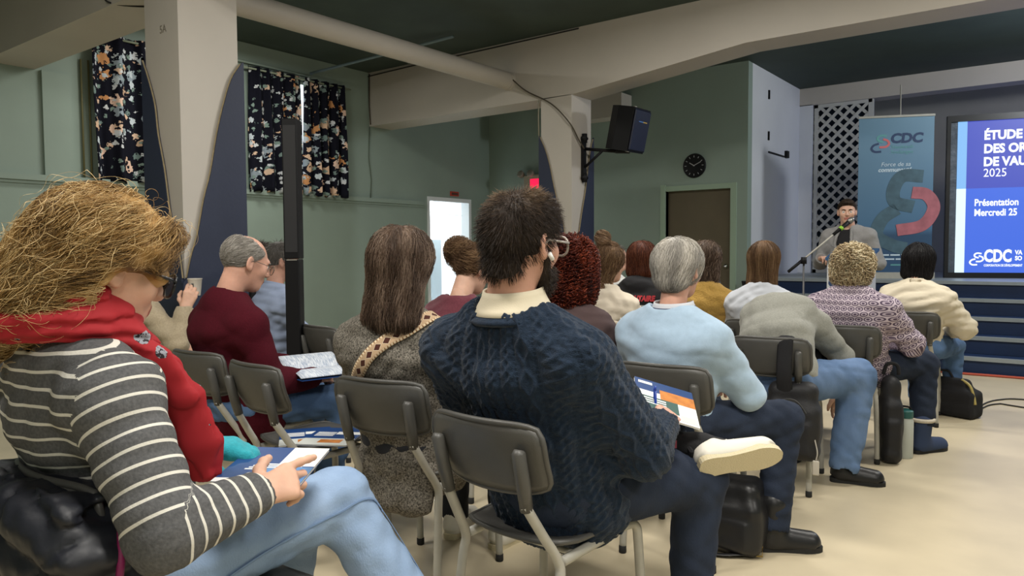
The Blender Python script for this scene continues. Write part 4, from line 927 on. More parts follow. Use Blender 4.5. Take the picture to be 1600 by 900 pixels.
# fluffy shoulder-length hair tucked into the scarf
vol = [cran(.026), ec((0, -.045, .035), (-.01, -.085, -.075), (.104, .10), (.095, .08), (1, 0, 0), .05), ec((-.02, -.10, -.02), (-.07, -.15, -.17), (.085, .06), (.06, .045), (1, 0, 0), .04), cone((.05, .055, .085), (.078, .062, .02), .026, .018, .03), cone((-.05, .055, .085), (-.078, .062, .02), .026, .018, .03), ell((0, .085, .10), (.05, .03, .02), .03),
       ell((0, .11, -.055), (.062, .085, .11), .014, 's'), ell((.10, .04, -.065), (.065, .072, .08), .012, 's'), ell((.105, .085, .01), (.035, .03, .05), .01, 's')]
def fl_blond(q, g): d = q-A3((.0, .03, .13)); d[:, 2] *= .3; return d/(np.linalg.norm(d, axis=1, keepdims=True)+.02)*.7+np.array((0, -.4, -.95))
p.hair(vol, H_blond, n=11000, steps=9, step=.019, flow=fl_blond, rad=.0006, lift=(-.002, .007), curl=.007, cfreq=55, jit=.2, coh=1.4, base_res=.006, avoid=lambda P: (P[..., 0] > .035) & (P[..., 1] > -.03) & (P[..., 2] < .0), hv_fn=lambda q: .35+.5*np.sin(q[:, 0]*45+q[:, 2]*38+np.sin(q[:, 1]*60)*1.2)*.6+.2*(q[:, 2] < 0), base_disp=wrinkle(.006, .045, 3))
p.hair(vol, H_blond, n=420, steps=9, step=.022, flow=fl_blond, rad=.0005, lift=(.004, .03), curl=.008, cfreq=60, jit=.45, name='loose_hair', base=False, avoid=lambda P: (P[..., 0] > .035) & (P[..., 1] > -.035) & (P[..., 2] < .012), hv_fn=lambda q: .8+0*q[:, 0])
p.glasses(blk_frame, lens_m, r=.027, thick=.0032)
# red scarf: loops round the neck, tail hanging in front of the right shoulder
scarf_m, t_, b_ = nt('red_printed_scarf'); b_.inputs['Roughness'].default_value = .8
tc = N(t_, 'ShaderNodeTexCoord'); vo = N(t_, 'ShaderNodeTexVoronoi', i_Scale=13.0); n1 = N(t_, 'ShaderNodeTexNoise', i_Scale=30.0, i_Detail=2.0); t_.links.new(tc.outputs['Object'], vo.inputs['Vector']); t_.links.new(tc.outputs['Object'], n1.inputs['Vector'])
dd = M(t_, 'ADD', vo.outputs['Distance'], M(t_, 'MULTIPLY', M(t_, 'SUBTRACT', n1.outputs[0], .5), .5)); n2 = N(t_, 'ShaderNodeTexNoise', i_Scale=120.0); t_.links.new(tc.outputs['Object'], n2.inputs['Vector'])
pt = MIX(t_, M(t_, 'GREATER_THAN', n2.outputs[0], .52), hexc('8d8f98'), hexc('20181f')); t_.links.new(MIX(t_, M(t_, 'LESS_THAN', dd, .2), hexc('98101c'), pt), b_.inputs['Base Color'])
sp = []; nx, ny, nz = p.J['nek']
ring = [(nx+(.105+.012*max(0, -math.sin(a)))*math.cos(a), ny+.015+(.10+.03*max(0, -math.sin(a)))*math.sin(a), nz+.025-.035*math.sin(a)+.012*math.cos(2*a)) for a in np.linspace(0, 2*math.pi, 17)]
for k, dz, rr in ((0, .012, .026), (1, -.022, .030), (2, .036, .018)):
    for a, b in zip(ring[:-1], ring[1:]):
        f = 1+.10*(k == 1)-.07*(k == 2); q = lambda v: (nx+(v[0]-nx)*f, ny+.02+(v[1]-ny-.02)*f, v[2]+dz)
        sp.append(ec(q(a), q(b), (.034 if k < 2 else .024, rr), (.034 if k < 2 else .024, rr), (0, 0, 1), .008))
tail = [(nx+.09, ny+.05, nz+.02), (nx+.135, ny+.11, nz-.06), (nx+.15, ny+.165, nz-.15), (nx+.155, ny+.195, nz-.25), (nx+.16, ny+.205, nz-.32)]; tr = [(.032, .024), (.034, .022), (.036, .02), (.042, .022), (.034, .016)]
sp += poly_ec(tail, tr, (.7, .7, 0), .02); tail2 = [(nx+.05, ny+.09, nz), (nx+.09, ny+.15, nz-.09), (nx+.11, ny+.20, nz-.2), (nx+.12, ny+.22, nz-.29)]; sp += poly_ec(tail2, tr[:4], (.7, .7, 0), .02)
wk2 = wrinkle(.002, .09, 19)
def wk1(P):
    dx, dy = P[:, 0]-nx, P[:, 1]-ny-.015; r_ = np.sqrt(dx*dx+dy*dy); an_ = np.arctan2(dy, dx)
    a = np.where(P[:, 2] > nz-.04, (P[:, 2]*.9+r_*.6)*2*np.pi/.026+1.3*np.sin(an_*2.3+1), (P[:, 0]*.75-P[:, 1]*.6)*2*np.pi/.03+1.2*np.sin(P[:, 2]*22))
    return (.010*(np.abs(np.sin(a*.5))-.5)).astype(f32)
sdf_obj('scarf', sp, .006, scarf_m, p.root, disp=lambda P: wk1(P)+wk2(P))
# teal glove on the hand behind the brochure
gl_m = knit('teal_knit', hexc('2a8f9c'), 300, .4)
Hm = wrist_frame(p.J['wrL'], (.75, .65, -.05), (0, .1, -1))
o = sdf_obj('glove', [((lambda fn: (lambda P: fn(P)-.006))(q[0]), q[1]-.006, q[2]+.006, q[3]+.004, q[4]) for q in hand_prims((.3, .35, .35, .4), .4, 1, 1, .1)], .004, gl_m, p.root, xf=Hm)

# --- bearded man in the navy cable-knit sweater
p = Person('bearded man in navy cable-knit sweater with legs crossed', -1.2, 1.81, 0, w=1.16, dp=1.12, hs=1.1, seed=22, skin=SK2, head=(-3, -2, 3),
  J=dict(pel=(.0, -.03, .53), head=(-.0, -.19, 1.24), nek=(-.02, -.215, 1.095), upp=(-.025, -.205, 1.0), che=(-.025, -.185, .9), wai=(-.01, -.14, .73), shR=(.17, -.19, .955), shL=(-.225, -.225, .955), elR=(.27, .0, .675), wrR=(.225, .205, .705), elL=(-.33, -.02, .70), wrL=(-.02, .3, .68),
         hiR=(.1, -.02, .53), hiL=(-.09, -.02, .53), knR=(.27, .37, .505), anR=(.255, .33, .09), knL=(-.18, .36, .58), anL=(.21, .36, .605), fdR=(.1, 1, 0)))
p.body(.0048, .004, hands=dict(R=dict(fwd=(-.25, .9, .05), palm=(-.5, .1, -.8), curl=(.35, .45, .5, .5), thumb=.3), L=dict(fwd=(.8, .5, 0), palm=(0, 0, -1))), jaw=1.08)
def cable_post(V, Q):
    n = vnormals(V, Q); parts = p.uvp(); ds = []; 
    out = np.zeros(len(V))
    for i, (pts, lat, rad) in enumerate(parts):
        uv, pick = part_uv(V, Q, [parts[i]]); 
        cu = np.zeros((len(V), 2)); cu[Q.ravel()] = uv
        _, pk = (None, None)
        u, v = cu[:, 0], cu[:, 1]; col_ = .062 if i == 0 else .05
        c = np.floor(u/col_); x = (u/col_-c)*2-1; kind = np.mod(c, 3)
        sgn = np.where(np.mod(c, 2) > .5, 1, -1)
        # two-strand twist
        ph = v*2*np.pi/.055; s1 = .42*np.sin(ph); h1 = np.exp(-((x-s1)/.26)**2)*(1+.25*np.cos(ph)); h2 = np.exp(-((x+s1)/.26)**2)*(1-.25*np.cos(ph)); tw = np.maximum(h1, h2)
        # honeycomb / diamond
        ph2 = v*2*np.pi/.085; s2 = .3+.3*np.cos(ph2); dm = np.maximum(np.exp(-((x-s2)/.17)**2), np.exp(-((x+s2)/.17)**2))
        h = np.where(kind < .5, dm, tw); h = np.where(np.abs(x) > .86, -.35+.25*np.sin(v*2*np.pi/.012), h)
        ds.append((h, None))
    _, pick = part_uv(V, Q, parts); H_ = np.choose(pick, [d[0] for d in ds])
    return V+n*(H_*.0052-.002)[:, None]
navy_knit = mat('navy_wool', hexc('202c3c'), rough=.95, var=.25, vscale=90, bump=.7, bscale=330, spec=.1, sheen=.12)
p.top('cable_sweater', navy_knit, .0042, wr=(.004, .11), post=cable_post, arm=(.084, .074, .05), cuff=.03, th=.004, hem=.15, hip=1.08, neck=p.neckhole(.098, .012, .0))
p.collar(mat('cream_shirt_cloth', hexc('d8cdb4'), rough=.85, bump=.15, bscale=300), r=(.08, .079), h=.062, tilt=-.15, drop=.028, th=.007, flare=.03)
o = p.collar(navy_knit, r=(.102, .1), h=.026, tilt=-.12, drop=.046, th=.012, name='neck_rib', flare=.02)
p.trousers(jean_d, .009, leg=(.10, .082, .062), wr=(.004, .08), hem=.015)
p.shoe('R', blackshoe, blacksole, res=.009)
# sneaker of the crossed leg, sole towards the aisle
an = p.J['anL']; ey = Vector((.7, .7, .12)).normalized(); ez = Vector((-.45, .75, .42)); ez = (ez-ey*ez.dot(ey)).normalized(); ex = ey.cross(ez)
Ms = frame(Vector(an)+Vector((.085, .0, -.005))-ez*.075-ey*.055, ex, ey)
so = p.shoe('L', sneaker, gum, mw=Ms, res=.005, L=.27)
MB().bevbox((-.026, -.004, .055), (.026, .012, .1), .006).build('heel_tab', softblack, so).data.transform(Ms)
lace = MB()
for k in range(5): y = .10+k*.022; lace.tube([Ms @ Vector(q) for q in ((-.026, y, .083-k*.004), (0, y+.004, .094-k*.005), (.026, y, .083-k*.004))], .0035, 6)
lace.build('laces', mat('white_lace', hexc('d9d6cc')), so, True)
sockm = mat('black_patterned_sock', (.014, .014, .016), rough=.9, bump=.3, bscale=200)
kd = p.J['knL']; fdir = an-kd; fdir = fdir/np.linalg.norm(fdir)
sk = sdf_obj('sock', [cone(an-fdir*.03, an+fdir*.07, .042, .042, .01), cone(an+fdir*.06, np.array(Ms @ Vector((0, .1, .07))), .04, .036, .02)], .006, sockm, p.root)
MB().box((-.008, -.012, 0), (.008, .012, .002)).build('sock_patch', mat('pink_patch', hexc('b85a6a')), sk, loc=tuple(an+V3(.0, -.043, .012)), rot=(R(90), 0, R(20)))
vol = [cran(.006), ell((0, .015, .075), (.062, .078, .052), .03), ell((0, -.07, -.05), (.055, .03, .045), .02), hairline(-.018, .9), ell((.0, -.04, .127), (.024, .028, .02), .012, 's')]
def fl_short(q, g): d = q-A3((.01, -.06, .118)); return d/(np.linalg.norm(d, axis=1, keepdims=True)+.01)+np.array((0, 0, -.2))
p.hair(vol, H_dark, n=7000, steps=4, step=.0058, flow=fl_short, rad=.0007, spike=.36, jit=.22, base_res=.006, hv_fn=lambda q: .3+.75*np.clip((q[:, 2]-.06)*14, 0, 1)*np.clip(.6+.5*np.sin(q[:, 0]*60+q[:, 1]*40), .3, 1))
vol = [ell((0, .048, -.085), (.058, .05, .05), .02), cone((-.066, .012, -.01), (-.052, .035, -.08), .008, .018, .02), cone((.066, .012, -.01), (.052, .035, -.08), .008, .018, .02), ell((0, .07, -.06), (.04, .045, .045), .02), ell((0, .09, -.02), (.055, .04, .04), .015, 's')]
p.hair(vol, H_dark, n=1600, steps=4, step=.005, flow=lambda q, g: np.array((0, .2, -1.))+g*.4, rad=.0007, spike=.25, name='beard', hv_fn=lambda q: .4+0*q[:, 0])
p.glasses(clear_frame, lens_m, r=.028, thick=.0032)
o = MB().tube([(.086, .0, -.02), (.089, .012, -.035)], [.006, .005], 8).build('earbud', white, p.root, True); o.data.transform(p.H)

# --- woman with the patterned shoulder strap
p = Person('brown-haired woman in grey tweed coat with a patterned bag strap', -1.95, 1.95, 6, fem=True, w=1.2, dp=1.15, sz=.99, lean=-.12, head=(-8, -4, 0), seed=33, hoff=(.04, -.03, .015))
p.body(.0065, .006)
tweed = mat('grey_tweed', hexc('8a847a'), rough=.95, c2=hexc('34312d'), vscale=170, bump=.5, bscale=220, spec=.1, detail=2)
p.top('coat', tweed, .008, wr=(.005, .1), arm=(.07, .064, .05), th=.006, hem=.35, hip=1.1, extra=[ec((0, -.11, .46), (0, -.13, .33), (.18, .05), (.185, .045), (1, 0, 0), .05)])
p.trousers(mat('dark_trousers', hexc('23252b'), rough=.9, bump=.2, bscale=200), .011, name='trousers')
for n in 'LR': p.shoe(n, sneaker, gum, res=.008)
def strapc(t, u, v):
    a = M(t, 'ABSOLUTE', M(t, 'SUBTRACT', u, .5)); b = M(t, 'ABSOLUTE', M(t, 'SUBTRACT', M(t, 'FRACT', M(t, 'DIVIDE', v, .04)), .5))
    dia = M(t, 'LESS_THAN', M(t, 'ADD', M(t, 'MULTIPLY', a, 1.7), b), .42); inner = M(t, 'LESS_THAN', M(t, 'ADD', M(t, 'MULTIPLY', a, 1.7), b), .47)
    edge = M(t, 'GREATER_THAN', a, .36); zz = M(t, 'LESS_THAN', M(t, 'FRACT', M(t, 'DIVIDE', v, .012)), .4)
    c = MIX(t, dia, hexc('b59a7c'), hexc('4a2a22')); c = MIX(t, M(t, 'SUBTRACT', inner, dia), c, hexc('dccbb0')); e = MIX(t, zz, hexc('d8c6a6'), hexc('8d6b4c')); return MIX(t, edge, c, e)
strap_m = uvmat('woven_strap', strapc, rough=.85, bump=(300, .3))
j = p.J; p.band(p.tp, [tuple(j['shR']+V3(-.05, .06, .08)), tuple(j['shR']+V3(-.06, -.05, .06)), tuple(j['che']+V3(.02, -.14, .03)), tuple(j['che']+V3(-.11, -.12, -.12)), tuple(j['wai']+V3(-.17, -.06, -.02)), tuple(j['wai']+V3(-.2, .03, -.08))], .052, strap_m, 'bag_strap', lift=.006)
p.hair(long_vol(.02, .19, (.1, .122), (.085, .066)), H_brown, n=5200, steps=11, step=.023, flow=fdown(.12, .5), rad=.0008, lift=(-.003, .008), curl=.006, cfreq=38, jit=.13, coh=.9, hv_fn=lambda q: .55+.3*np.sin(q[:, 0]*70+q[:, 1]*50)-.5*(q[:, 2] < -.14), base_disp=wrinkle(.004, .03, 5, (1, 1, .15)))

# --- man in burgundy reading
p = Person('grey-haired man in burgundy sweater and jeans reading a booklet', -3.05, 1.95, -6, w=1.12, dp=1.15, sz=1.05, lean=-.06, head=(-6, -18, 0), hoff=(.03, .04, -.025), hs=1.04, seed=44, skin=SK2,
  J=dict(elR=(.27, .0, .66), wrR=(.18, .26, .63), knR=(.17, .46, .5), anR=(.2, .30, .09)))
p.body(.005, .0045, hands=dict(R=dict(fwd=(-.3, .9, 0), palm=(-.6, 0, -.8), curl=(.3, .4, .5, .5))), nose=1.03)
bur = mat('burgundy_knit', hexc('42101a'), rough=.95, var=.1, vscale=120, bump=.3, bscale=260, spec=.1)
p.top('sweater', bur, .008, wr=(.0045, .14), arm=(.07, .066, .048), th=.003, hem=.3, hip=1.05)
p.trousers(jean_m, .009)
for n in 'LR': p.shoe(n, mat('brown_leather', hexc('4a382a'), rough=.5), blacksole, res=.009)
vol = [cran(.005), hairline(.0, .95), ell((0, .05, .11), (.062, .095, .075), .015, 's'), ell((0, -.02, .135), (.05, .06, .05), .012, 's')]
p.hair(vol, H_bg, n=2200, steps=4, step=.009, flow=lambda q, g: np.array((0, -.8, -.6))+0*q, rad=.0008, lift=(0, .004), jit=.2, base_res=.005)
p.glasses(thin_frame, lens_m, r=.023, thick=.0014); p.brows(H_bg)

# --- person in beige raising a paper cup (mostly hidden)
p = Person('person in beige sweater raising a paper cup, half hidden by the red scarf', -4.32, 2.14, -8, seed=55, sz=.98, J=dict(elR=(.34, .06, .72), wrR=(.30, .12, .90)), head=(-10, -5, 0))
p.body(.007, .005, hands=dict(R=dict(fwd=(.05, .35, .95), palm=(-.8, .4, 0), curl=(.5, .55, .6, .6), thumb=.6)))
p.top('sweater', knit('beige_knit', hexc('a3967f')), .01, arm=(.064, .058, .05)); p.trousers(jean_d, .014)
p.hair([cran(.012), hairline(0, .9)], H_bg, n=500, steps=4, step=.01, flow=fdown(), rad=.0012)
bpy.context.view_layer.update(); cup_at = p.root.matrix_world @ Vector(p.J['wrR']+V3(-.04, .075, .075))

# --- man in pale blue shirt and the dark man beyond
p = Person('man in pale blue shirt seated behind the slim black loudspeaker', -4.08, 2.9, -18, seed=66, w=1.08, dp=1.15, head=(-14, -10, 0), skin=SK2, sz=.99, J=dict(elR=(.25, .08, .67), wrR=(.12, .32, .66)))
p.body(.0065, .006); p.top('shirt', mat('pale_blue_shirt_cloth', hexc('8e9bb5'), rough=.85, bump=.15, bscale=200), .01, wr=(.006, .07)); p.collar(mat('pale_blue_shirt_cloth', hexc('8e9bb5'), rough=.85), r=(.068, .07), h=.035, th=.005)
p.trousers(mat('black_trousers', (.015, .015, .018), rough=.9), .012, name='trousers'); [p.shoe(n, blackshoe, blacksole, res=.01) for n in 'LR']
p.hair([cran(.008), hairline(.0, .9)], H_salt, n=1100, steps=4, step=.009, flow=fl_short, rad=.001, spike=.3)
p = Person('dark-haired man in black top beyond the pale blue shirt', -4.62, 3.12, -18, seed=67, w=1.05, head=(-14, -4, 0), skin=SK3)
p.body(.008, .008); p.top('sweater', softblack, .012); p.trousers(mat('black_trousers', (.015, .015, .018), rough=.9), .014, name='trousers')
p.hair([cran(.01), hairline(-.005, .9)], H_dark, n=700, steps=4, step=.009, flow=fl_short, rad=.0012, spike=.3)

# --- woman with a bun, maroon top
p = Person('woman with messy brown bun in maroon top, head bowed', -2.5, 2.88, 0, fem=True, seed=77, head=(-10, -22, 0), hoff=(0, .05, -.03), sz=.98)
p.body(.0065, .008); p.top('top', knit('maroon_jersey', hexc('6d3a44'), 300, .2), .01, neck=p.neckhole(.085, .015)); p.trousers(jean_d, .014)
vol = [cran(.008), hairline(-.012, .75), ell((-.035, -.105, .075), (.07, .058, .058), .012), ell((-.07, -.09, .03), (.03, .03, .03), .02)]
def fl_bun(q, g): d = A3((-.035, -.11, .07))-q; return d/(np.linalg.norm(d, axis=1, keepdims=True)+.02)+np.cross(g, (0, -1, .5))*.8
p.hair(vol, H_lbr, n=2400, steps=7, step=.012, flow=fl_bun, rad=.0011, lift=(0, .014), curl=.005, cfreq=90, hv_fn=lambda q: .25+.3*np.sin(q[:, 0]*110)+.2*(q[:, 2] > .04))

# --- woman with dark red curls
p = Person('woman with dark red curly hair beside the bearded man', -1.84, 2.85, 0, fem=True, seed=88, sz=.98); p.body(.009, .009)
p.top('top', mat('dark_print_cloth', hexc('4a3a3a'), rough=.9), .012); p.trousers(jean_d, .014)
vol = [ell((0, -.03, -.0), (.118, .125, .135), .03), ell((0, -.05, -.11), (.125, .105, .11), .05), ell((0, .13, -.05), (.06, .08, .09), .02, 's')]
p.hair(vol, H_red, n=1900, steps=8, step=.02, flow=fdown(.1, .5), rad=.0024, lift=(-.002, .02), curl=.011, cfreq=270, jit=.3, hv_fn=lambda q: .45+.2*np.sin(q[:, 0]*50+q[:, 2]*40), base_disp=wrinkle(.006, .03, 4))

# --- woman with topknot, cream top
p = Person('woman with a topknot and long hair in a cream top', -2.32, 4.02, -4, fem=True, seed=99, sz=.96, head=(-12, -6, 0)); p.body(.008, .009)
p.top('top', mat('cream_cloth', hexc('d3c8b6'), rough=.9, bump=.2, bscale=120), .011, wr=(.006, .07)); p.trousers(jean_d, .014)
vol = long_vol(.008, .2, (.078, .05), (.06, .03))+[ell((-.02, -.055, .155), (.042, .04, .038), .01), ell((.015, -.075, .115), (.036, .03, .03), .02)]
p.hair(vol, H_lbr, n=2200, steps=8, step=.02, flow=lambda q, g: np.where(q[:, 2:] > .1, np.cross(g, (0, .3, 1)), fdown(.1, .4)(q, g)), rad=.0013, lift=(-.001, .011), curl=.005, cfreq=60)

# --- black hoodie with lettering
p = Person('person with rust-brown bob in black hoodie with red and white lettering', -2.53, 4.88, 0, fem=True, seed=101, w=1.1, dp=1.1, sz=.98); p.body(.009, .01)
p.top('hoodie', mat('black_fleece', (.014, .014, .016), rough=.95, bump=.2, bscale=120), .011, th=.006, extra=[ell(p.J['nek']+V3(0, -.07, -.02), (.105, .06, .06), .03)]); p.trousers(jean_d, .014)
p.hair(long_vol(.018, .085, (.098, .1), (.085, .07)), H_rust, n=1700, steps=8, step=.02, flow=fdown(.1, .5), rad=.0014, lift=(-.001, .007))
j = p.J; rg = (0, -.18, .0)
for s_, z_, sz_, mm_, nm in (('COMMUNAUTAIRE', j['che'][2]+.015, .052, mat('red_print', hexc('b0202c')), 'lettering'), ('OUITTE', j['che'][2]-.085, .1, mat('white_print', hexc('c9c9c6')), 'lettering')):
    t = text(s_, sz_, mm_, p.root, frame((0, -.3, z_), (1, 0, 0), (0, 0, 1)), align='CENTER', bold=.003, sx=1.0 if sz_ > .06 else .78, ext=.0)
    co = np.array([v.co for v in t.data.vertices], f32)
    for _ in range(8): co[:, 1] += (ev(p.tp, co)-.008)*.9
    t.data.vertices.foreach_set('co', co.ravel()); t.data.update()

# --- distant man with glasses
p = Person('distant man in glasses and white shirt seen past the topknot', -3.38, 6.0, -14, seed=103, head=(-30, 0, 0), skin=SK2, sz=.97); p.body(.008, .012)
p.top('shirt', mat('white_print_shirt', hexc('b9bab8'), rough=.9, var=.2, vscale=40), .014); p.trousers(jean_d, .016); p.hair([cran(.006), hairline(.02, .9)], H_salt, n=400, steps=4, step=.009, flow=fl_short, rad=.0015, spike=.3); p.glasses(blk_frame, None, r=.024, thick=.002)

# --- grey-haired person in the light blue sweater
p = Person('grey-haired person in light blue sweater over a striped collar', -1.31, 2.82, -8, w=1.06, dp=1.1, sz=.955, lean=.02, head=(4, -3, 0), hs=.98, seed=111, skin=SK2, fem=True,
  J=dict(elR=(.25, .14, .64), wrR=(.1, .33, .63), knR=(.31, .32, .52), anR=(.315, .235, .09), fdR=(.75, .65, 0)))
p.body(.0055, .006)
lb = mat('light_blue_fleece', hexc('a2b9ce'), rough=.95, var=.05, vscale=40, bump=.15, bscale=200, sheen=.2)
p.top('sweater', lb, .008, wr=(.0035, .11), arm=(.07, .064, .05), th=.004, hem=.2, neck=p.neckhole(.084, .0, .0))
def colc(t, u, v): return MIX(t, M(t, 'LESS_THAN', M(t, 'FRACT', M(t, 'DIVIDE', v, .012)), .35), hexc('cfd3d8'), hexc('4a5468'))
o = p.collar(mat('striped_shirt_collar', hexc('c3c5cb'), rough=.85), r=(.076, .076), h=.05, tilt=-.1, drop=.012, th=.006, flare=.03)
for k, hh in enumerate((.3, .62)):
    G = []; n = p.J['nek']
    MB().tube([(n[0]+.0795*(1+.39*(1-hh)**1.5)*math.cos(a), n[1]+.012+.0795*(1+.39*(1-hh)**1.5)*math.sin(a), n[2]-.022+.05*hh+.1*.076*math.sin(a)-.3*.045*max(0, math.sin(a))**4) for a in np.linspace(0, 2*math.pi, 37)], .0022, 5, cap=False).build('collar_stripe', mat('navy_stripe', hexc('4b5670')), o, True)
p.trousers(jean_d, .009, leg=(.095, .078, .064), hem=.015)
p.shoe('R', blackshoe, blacksole, kind='boot', res=.007); p.shoe('L', blackshoe, blacksole, kind='boot', res=.009)
vol = [cran(.02), ell((0, -.05, .03), (.09, .085, .085), .03), ell((0, -.075, -.045), (.068, .045, .045), .03), ell((.0, .115, -.05), (.07, .085, .1), .014, 's'), ell((.092, -.004, -.03), (.034, .036, .05), .01, 's'), ell((-.092, -.004, -.03), (.034, .036, .05), .01, 's'), plane((0, 0, -.085), (0, .25, -1), .01)]
def fl_swirl(q, g): d = q-A3((-.01, -.06, .125)); d2 = np.cross(d, (0, 0, 1)); return d/(np.linalg.norm(d, axis=1, keepdims=True)+.02)*.8+d2*2.5+np.array((0, -.15, -.6))
p.hair(vol, H_grey, n=3600, steps=7, step=.016, flow=fl_swirl, rad=.001, lift=(-.001, .006), curl=.003, cfreq=40, jit=.16, base_res=.006, avoid=lambda P: (np.abs(P[..., 0]) > .064) & (np.abs(P[..., 1]+.005) < .036) & (P[..., 2] < .012), hv_fn=lambda q: .62+.3*np.sin(q[:, 0]*60+q[:, 1]*35)-.9*np.clip(-.01-q[:, 2], 0, 1)*8)

# --- woman in the mustard top behind the grey hair
p = Person('long brown-haired woman in mustard knit top', -2.02, 4.82, 0, fem=True, seed=113, sz=.98); p.body(.009, .01); p.top('top', knit('mustard_knit', hexc('b08d4a'), 90, .9), .011); p.trousers(jean_d, .014)
p.hair(long_vol(.014, .22, (.095, .1), (.08, .055)), H_brown, n=1300, steps=10, step=.024, flow=fdown(.1, .4), rad=.0014, curl=.006, cfreq=60)

# --- woman in white with long light brown hair
p = Person('woman with straight light brown hair in a white top', -1.6, 4.75, -4, fem=True, seed=117, sz=.97, head=(-3, 0, 0)); p.body(.008, .01); p.top('top', mat('white_jersey', hexc('c6cad2'), rough=.9), .011); p.trousers(jean_d, .014)
p.hair(long_vol(.012, .2, (.09, .1), (.075, .05)), H_lbr, n=2200, steps=11, step=.024, flow=fdown(.08, .35), rad=.0012, lift=(-.001, .006), jit=.08, hv_fn=lambda q: .4+.25*np.sin(q[:, 0]*90))

# --- person bending forward
gs = knit('light_grey_knit', hexc('8f8f87'), 220, .25)
p = Person('person in grey sweater and blue jeans bending far forward', -1.27, 3.93, -14, w=1.16, dp=1.15, seed=121, skin=SK,
  J=dict(pel=(.02, .0, .55), wai=(-.04, .07, .73), che=(-.12, .24, .84), upp=(-.16, .36, .84), nek=(-.18, .43, .82), head=(-.2, .53, .74), shR=(.03, .36, .80), shL=(-.3, .33, .78), elR=(.10, .52, .62), wrR=(.05, .62, .40), elL=(-.35, .5, .58), wrL=(-.3, .62, .4),
         hiR=(.11, .02, .53), knR=(.25, .40, .54), anR=(.26, .26, .09), fdR=(.95, .5, 0)), head=(10, -70, 0))
p.body(.009, .008); p.top('sweater', gs, .009, wr=(.005, .09), th=.005, arm=(.075, .064, .05), hip=1.06)
p.trousers(jean_b, .009, leg=(.115, .092, .075), wr=(.005, .08), hip=(.185, .17, .14)); [p.shoe(n, blackshoe, blacksole, res=.008) for n in 'LR']
p.hair([cran(.012), hairline(0, .9)], H_brown, n=600, steps=5, step=.012, flow=fdown(), rad=.0014)

# --- woman in the patterned blouse
p = Person('curly blond woman in purple patterned blouse', -1.08, 4.78, -6, fem=True, w=1.2, dp=1.25, sz=.915, seed=131, head=(0, -4, 0),
  J=dict(elR=(.30, .12, .66), wrR=(.16, .32, .64), knR=(.31, .33, .52), anR=(.33, .25, .09), fdR=(.5, 1, 0)))
p.body(.008, .008)
def blou(t, u, v):
    fu = M(t, 'SUBTRACT', M(t, 'FRACT', M(t, 'ADD', M(t, 'DIVIDE', u, .05), M(t, 'MULTIPLY', M(t, 'FLOOR', M(t, 'DIVIDE', v, .03)), .5))), .5); fv = M(t, 'SUBTRACT', M(t, 'FRACT', M(t, 'DIVIDE', v, .03)), .5)
    r = M(t, 'SQRT', M(t, 'ADD', M(t, 'MULTIPLY', fu, fu), M(t, 'MULTIPLY', fv, fv)))
    c = MIX(t, M(t, 'LESS_THAN', r, .46), hexc('c4b6c0'), hexc('54465a')); c = MIX(t, M(t, 'LESS_THAN', r, .33), c, hexc('b5a7b3')); return MIX(t, M(t, 'LESS_THAN', r, .17), c, hexc('54465a'))
p.top('blouse', uvmat('purple_medallion_print', blou, rough=.8), .008, wr=(.006, .08), uv=True, arm=(.075, .068, .055), th=.004, hip=1.05)
p.trousers(jean_d, .011, leg=(.10, .082, .064), hem=.10)
bootm = mat('navy_suede', hexc('33405c'), rough=.9, bump=.2, bscale=100)
for n in 'LR':
    b_o = p.shoe(n, bootm, blacksole, kind='boot', res=.008); a = p.J['an'+n]; MB().tube([(a[0]+.062*math.cos(t), a[1]+.062*math.sin(t), .2) for t in np.linspace(0, 2*math.pi, 17)], .012, 6, cap=False).build('fur_trim', mat('cream_fur', hexc('c9bfae'), rough=1, bump=1, bscale=150), b_o, True)
vol = [ell((0, -.02, .025), (.104, .118, .105), .03), ell((0, -.05, -.05), (.098, .085, .07), .04), ell((0, .13, -.06), (.06, .08, .09), .02, 's')]
p.hair(vol, H_cblond, n=1500, steps=5, step=.018, flow=fdown(.1, .6, .6), rad=.0028, lift=(-.002, .018), curl=.013, cfreq=190, jit=.45, hv_fn=lambda q: .5+.3*np.sin(q[:, 0]*60+q[:, 2]*55), base_disp=wrinkle(.007, .035, 6))

# --- woman in the ivory blouse
p = Person('black-haired woman in ivory high-collar blouse nearest the stage', -.91, 5.93, -8, fem=True, sz=.94, seed=141, head=(6, -6, 4), J=dict(elR=(.27, .1, .67), wrR=(.12, .3, .62)))
p.body(.009, .009); iv = mat('ivory_cotton', hexc('cdc3ae'), rough=.9, bump=.2, bscale=90)
p.top('blouse', iv, .009, wr=(.006, .06), arm=(.075, .078, .04), th=.003); p.collar(iv, r=(.062, .062), h=.05, tilt=-.05, drop=.0, th=.006, flare=.006)
p.trousers(jean_m, .011); [p.shoe(n, blackshoe, blacksole, res=.01) for n in 'LR']
vol = [cran(.016), ec((0, -.03, .02), (-.0, -.03, -.09), (.1, .085), (.1, .06), (1, 0, 0), .04), ell((0, .11, -.06), (.064, .08, .11), .015, 's')]
p.hair(vol, H_black, n=1800, steps=8, step=.02, flow=fdown(.02, .5), rad=.0014, lift=(-.001, .006), jit=.1)

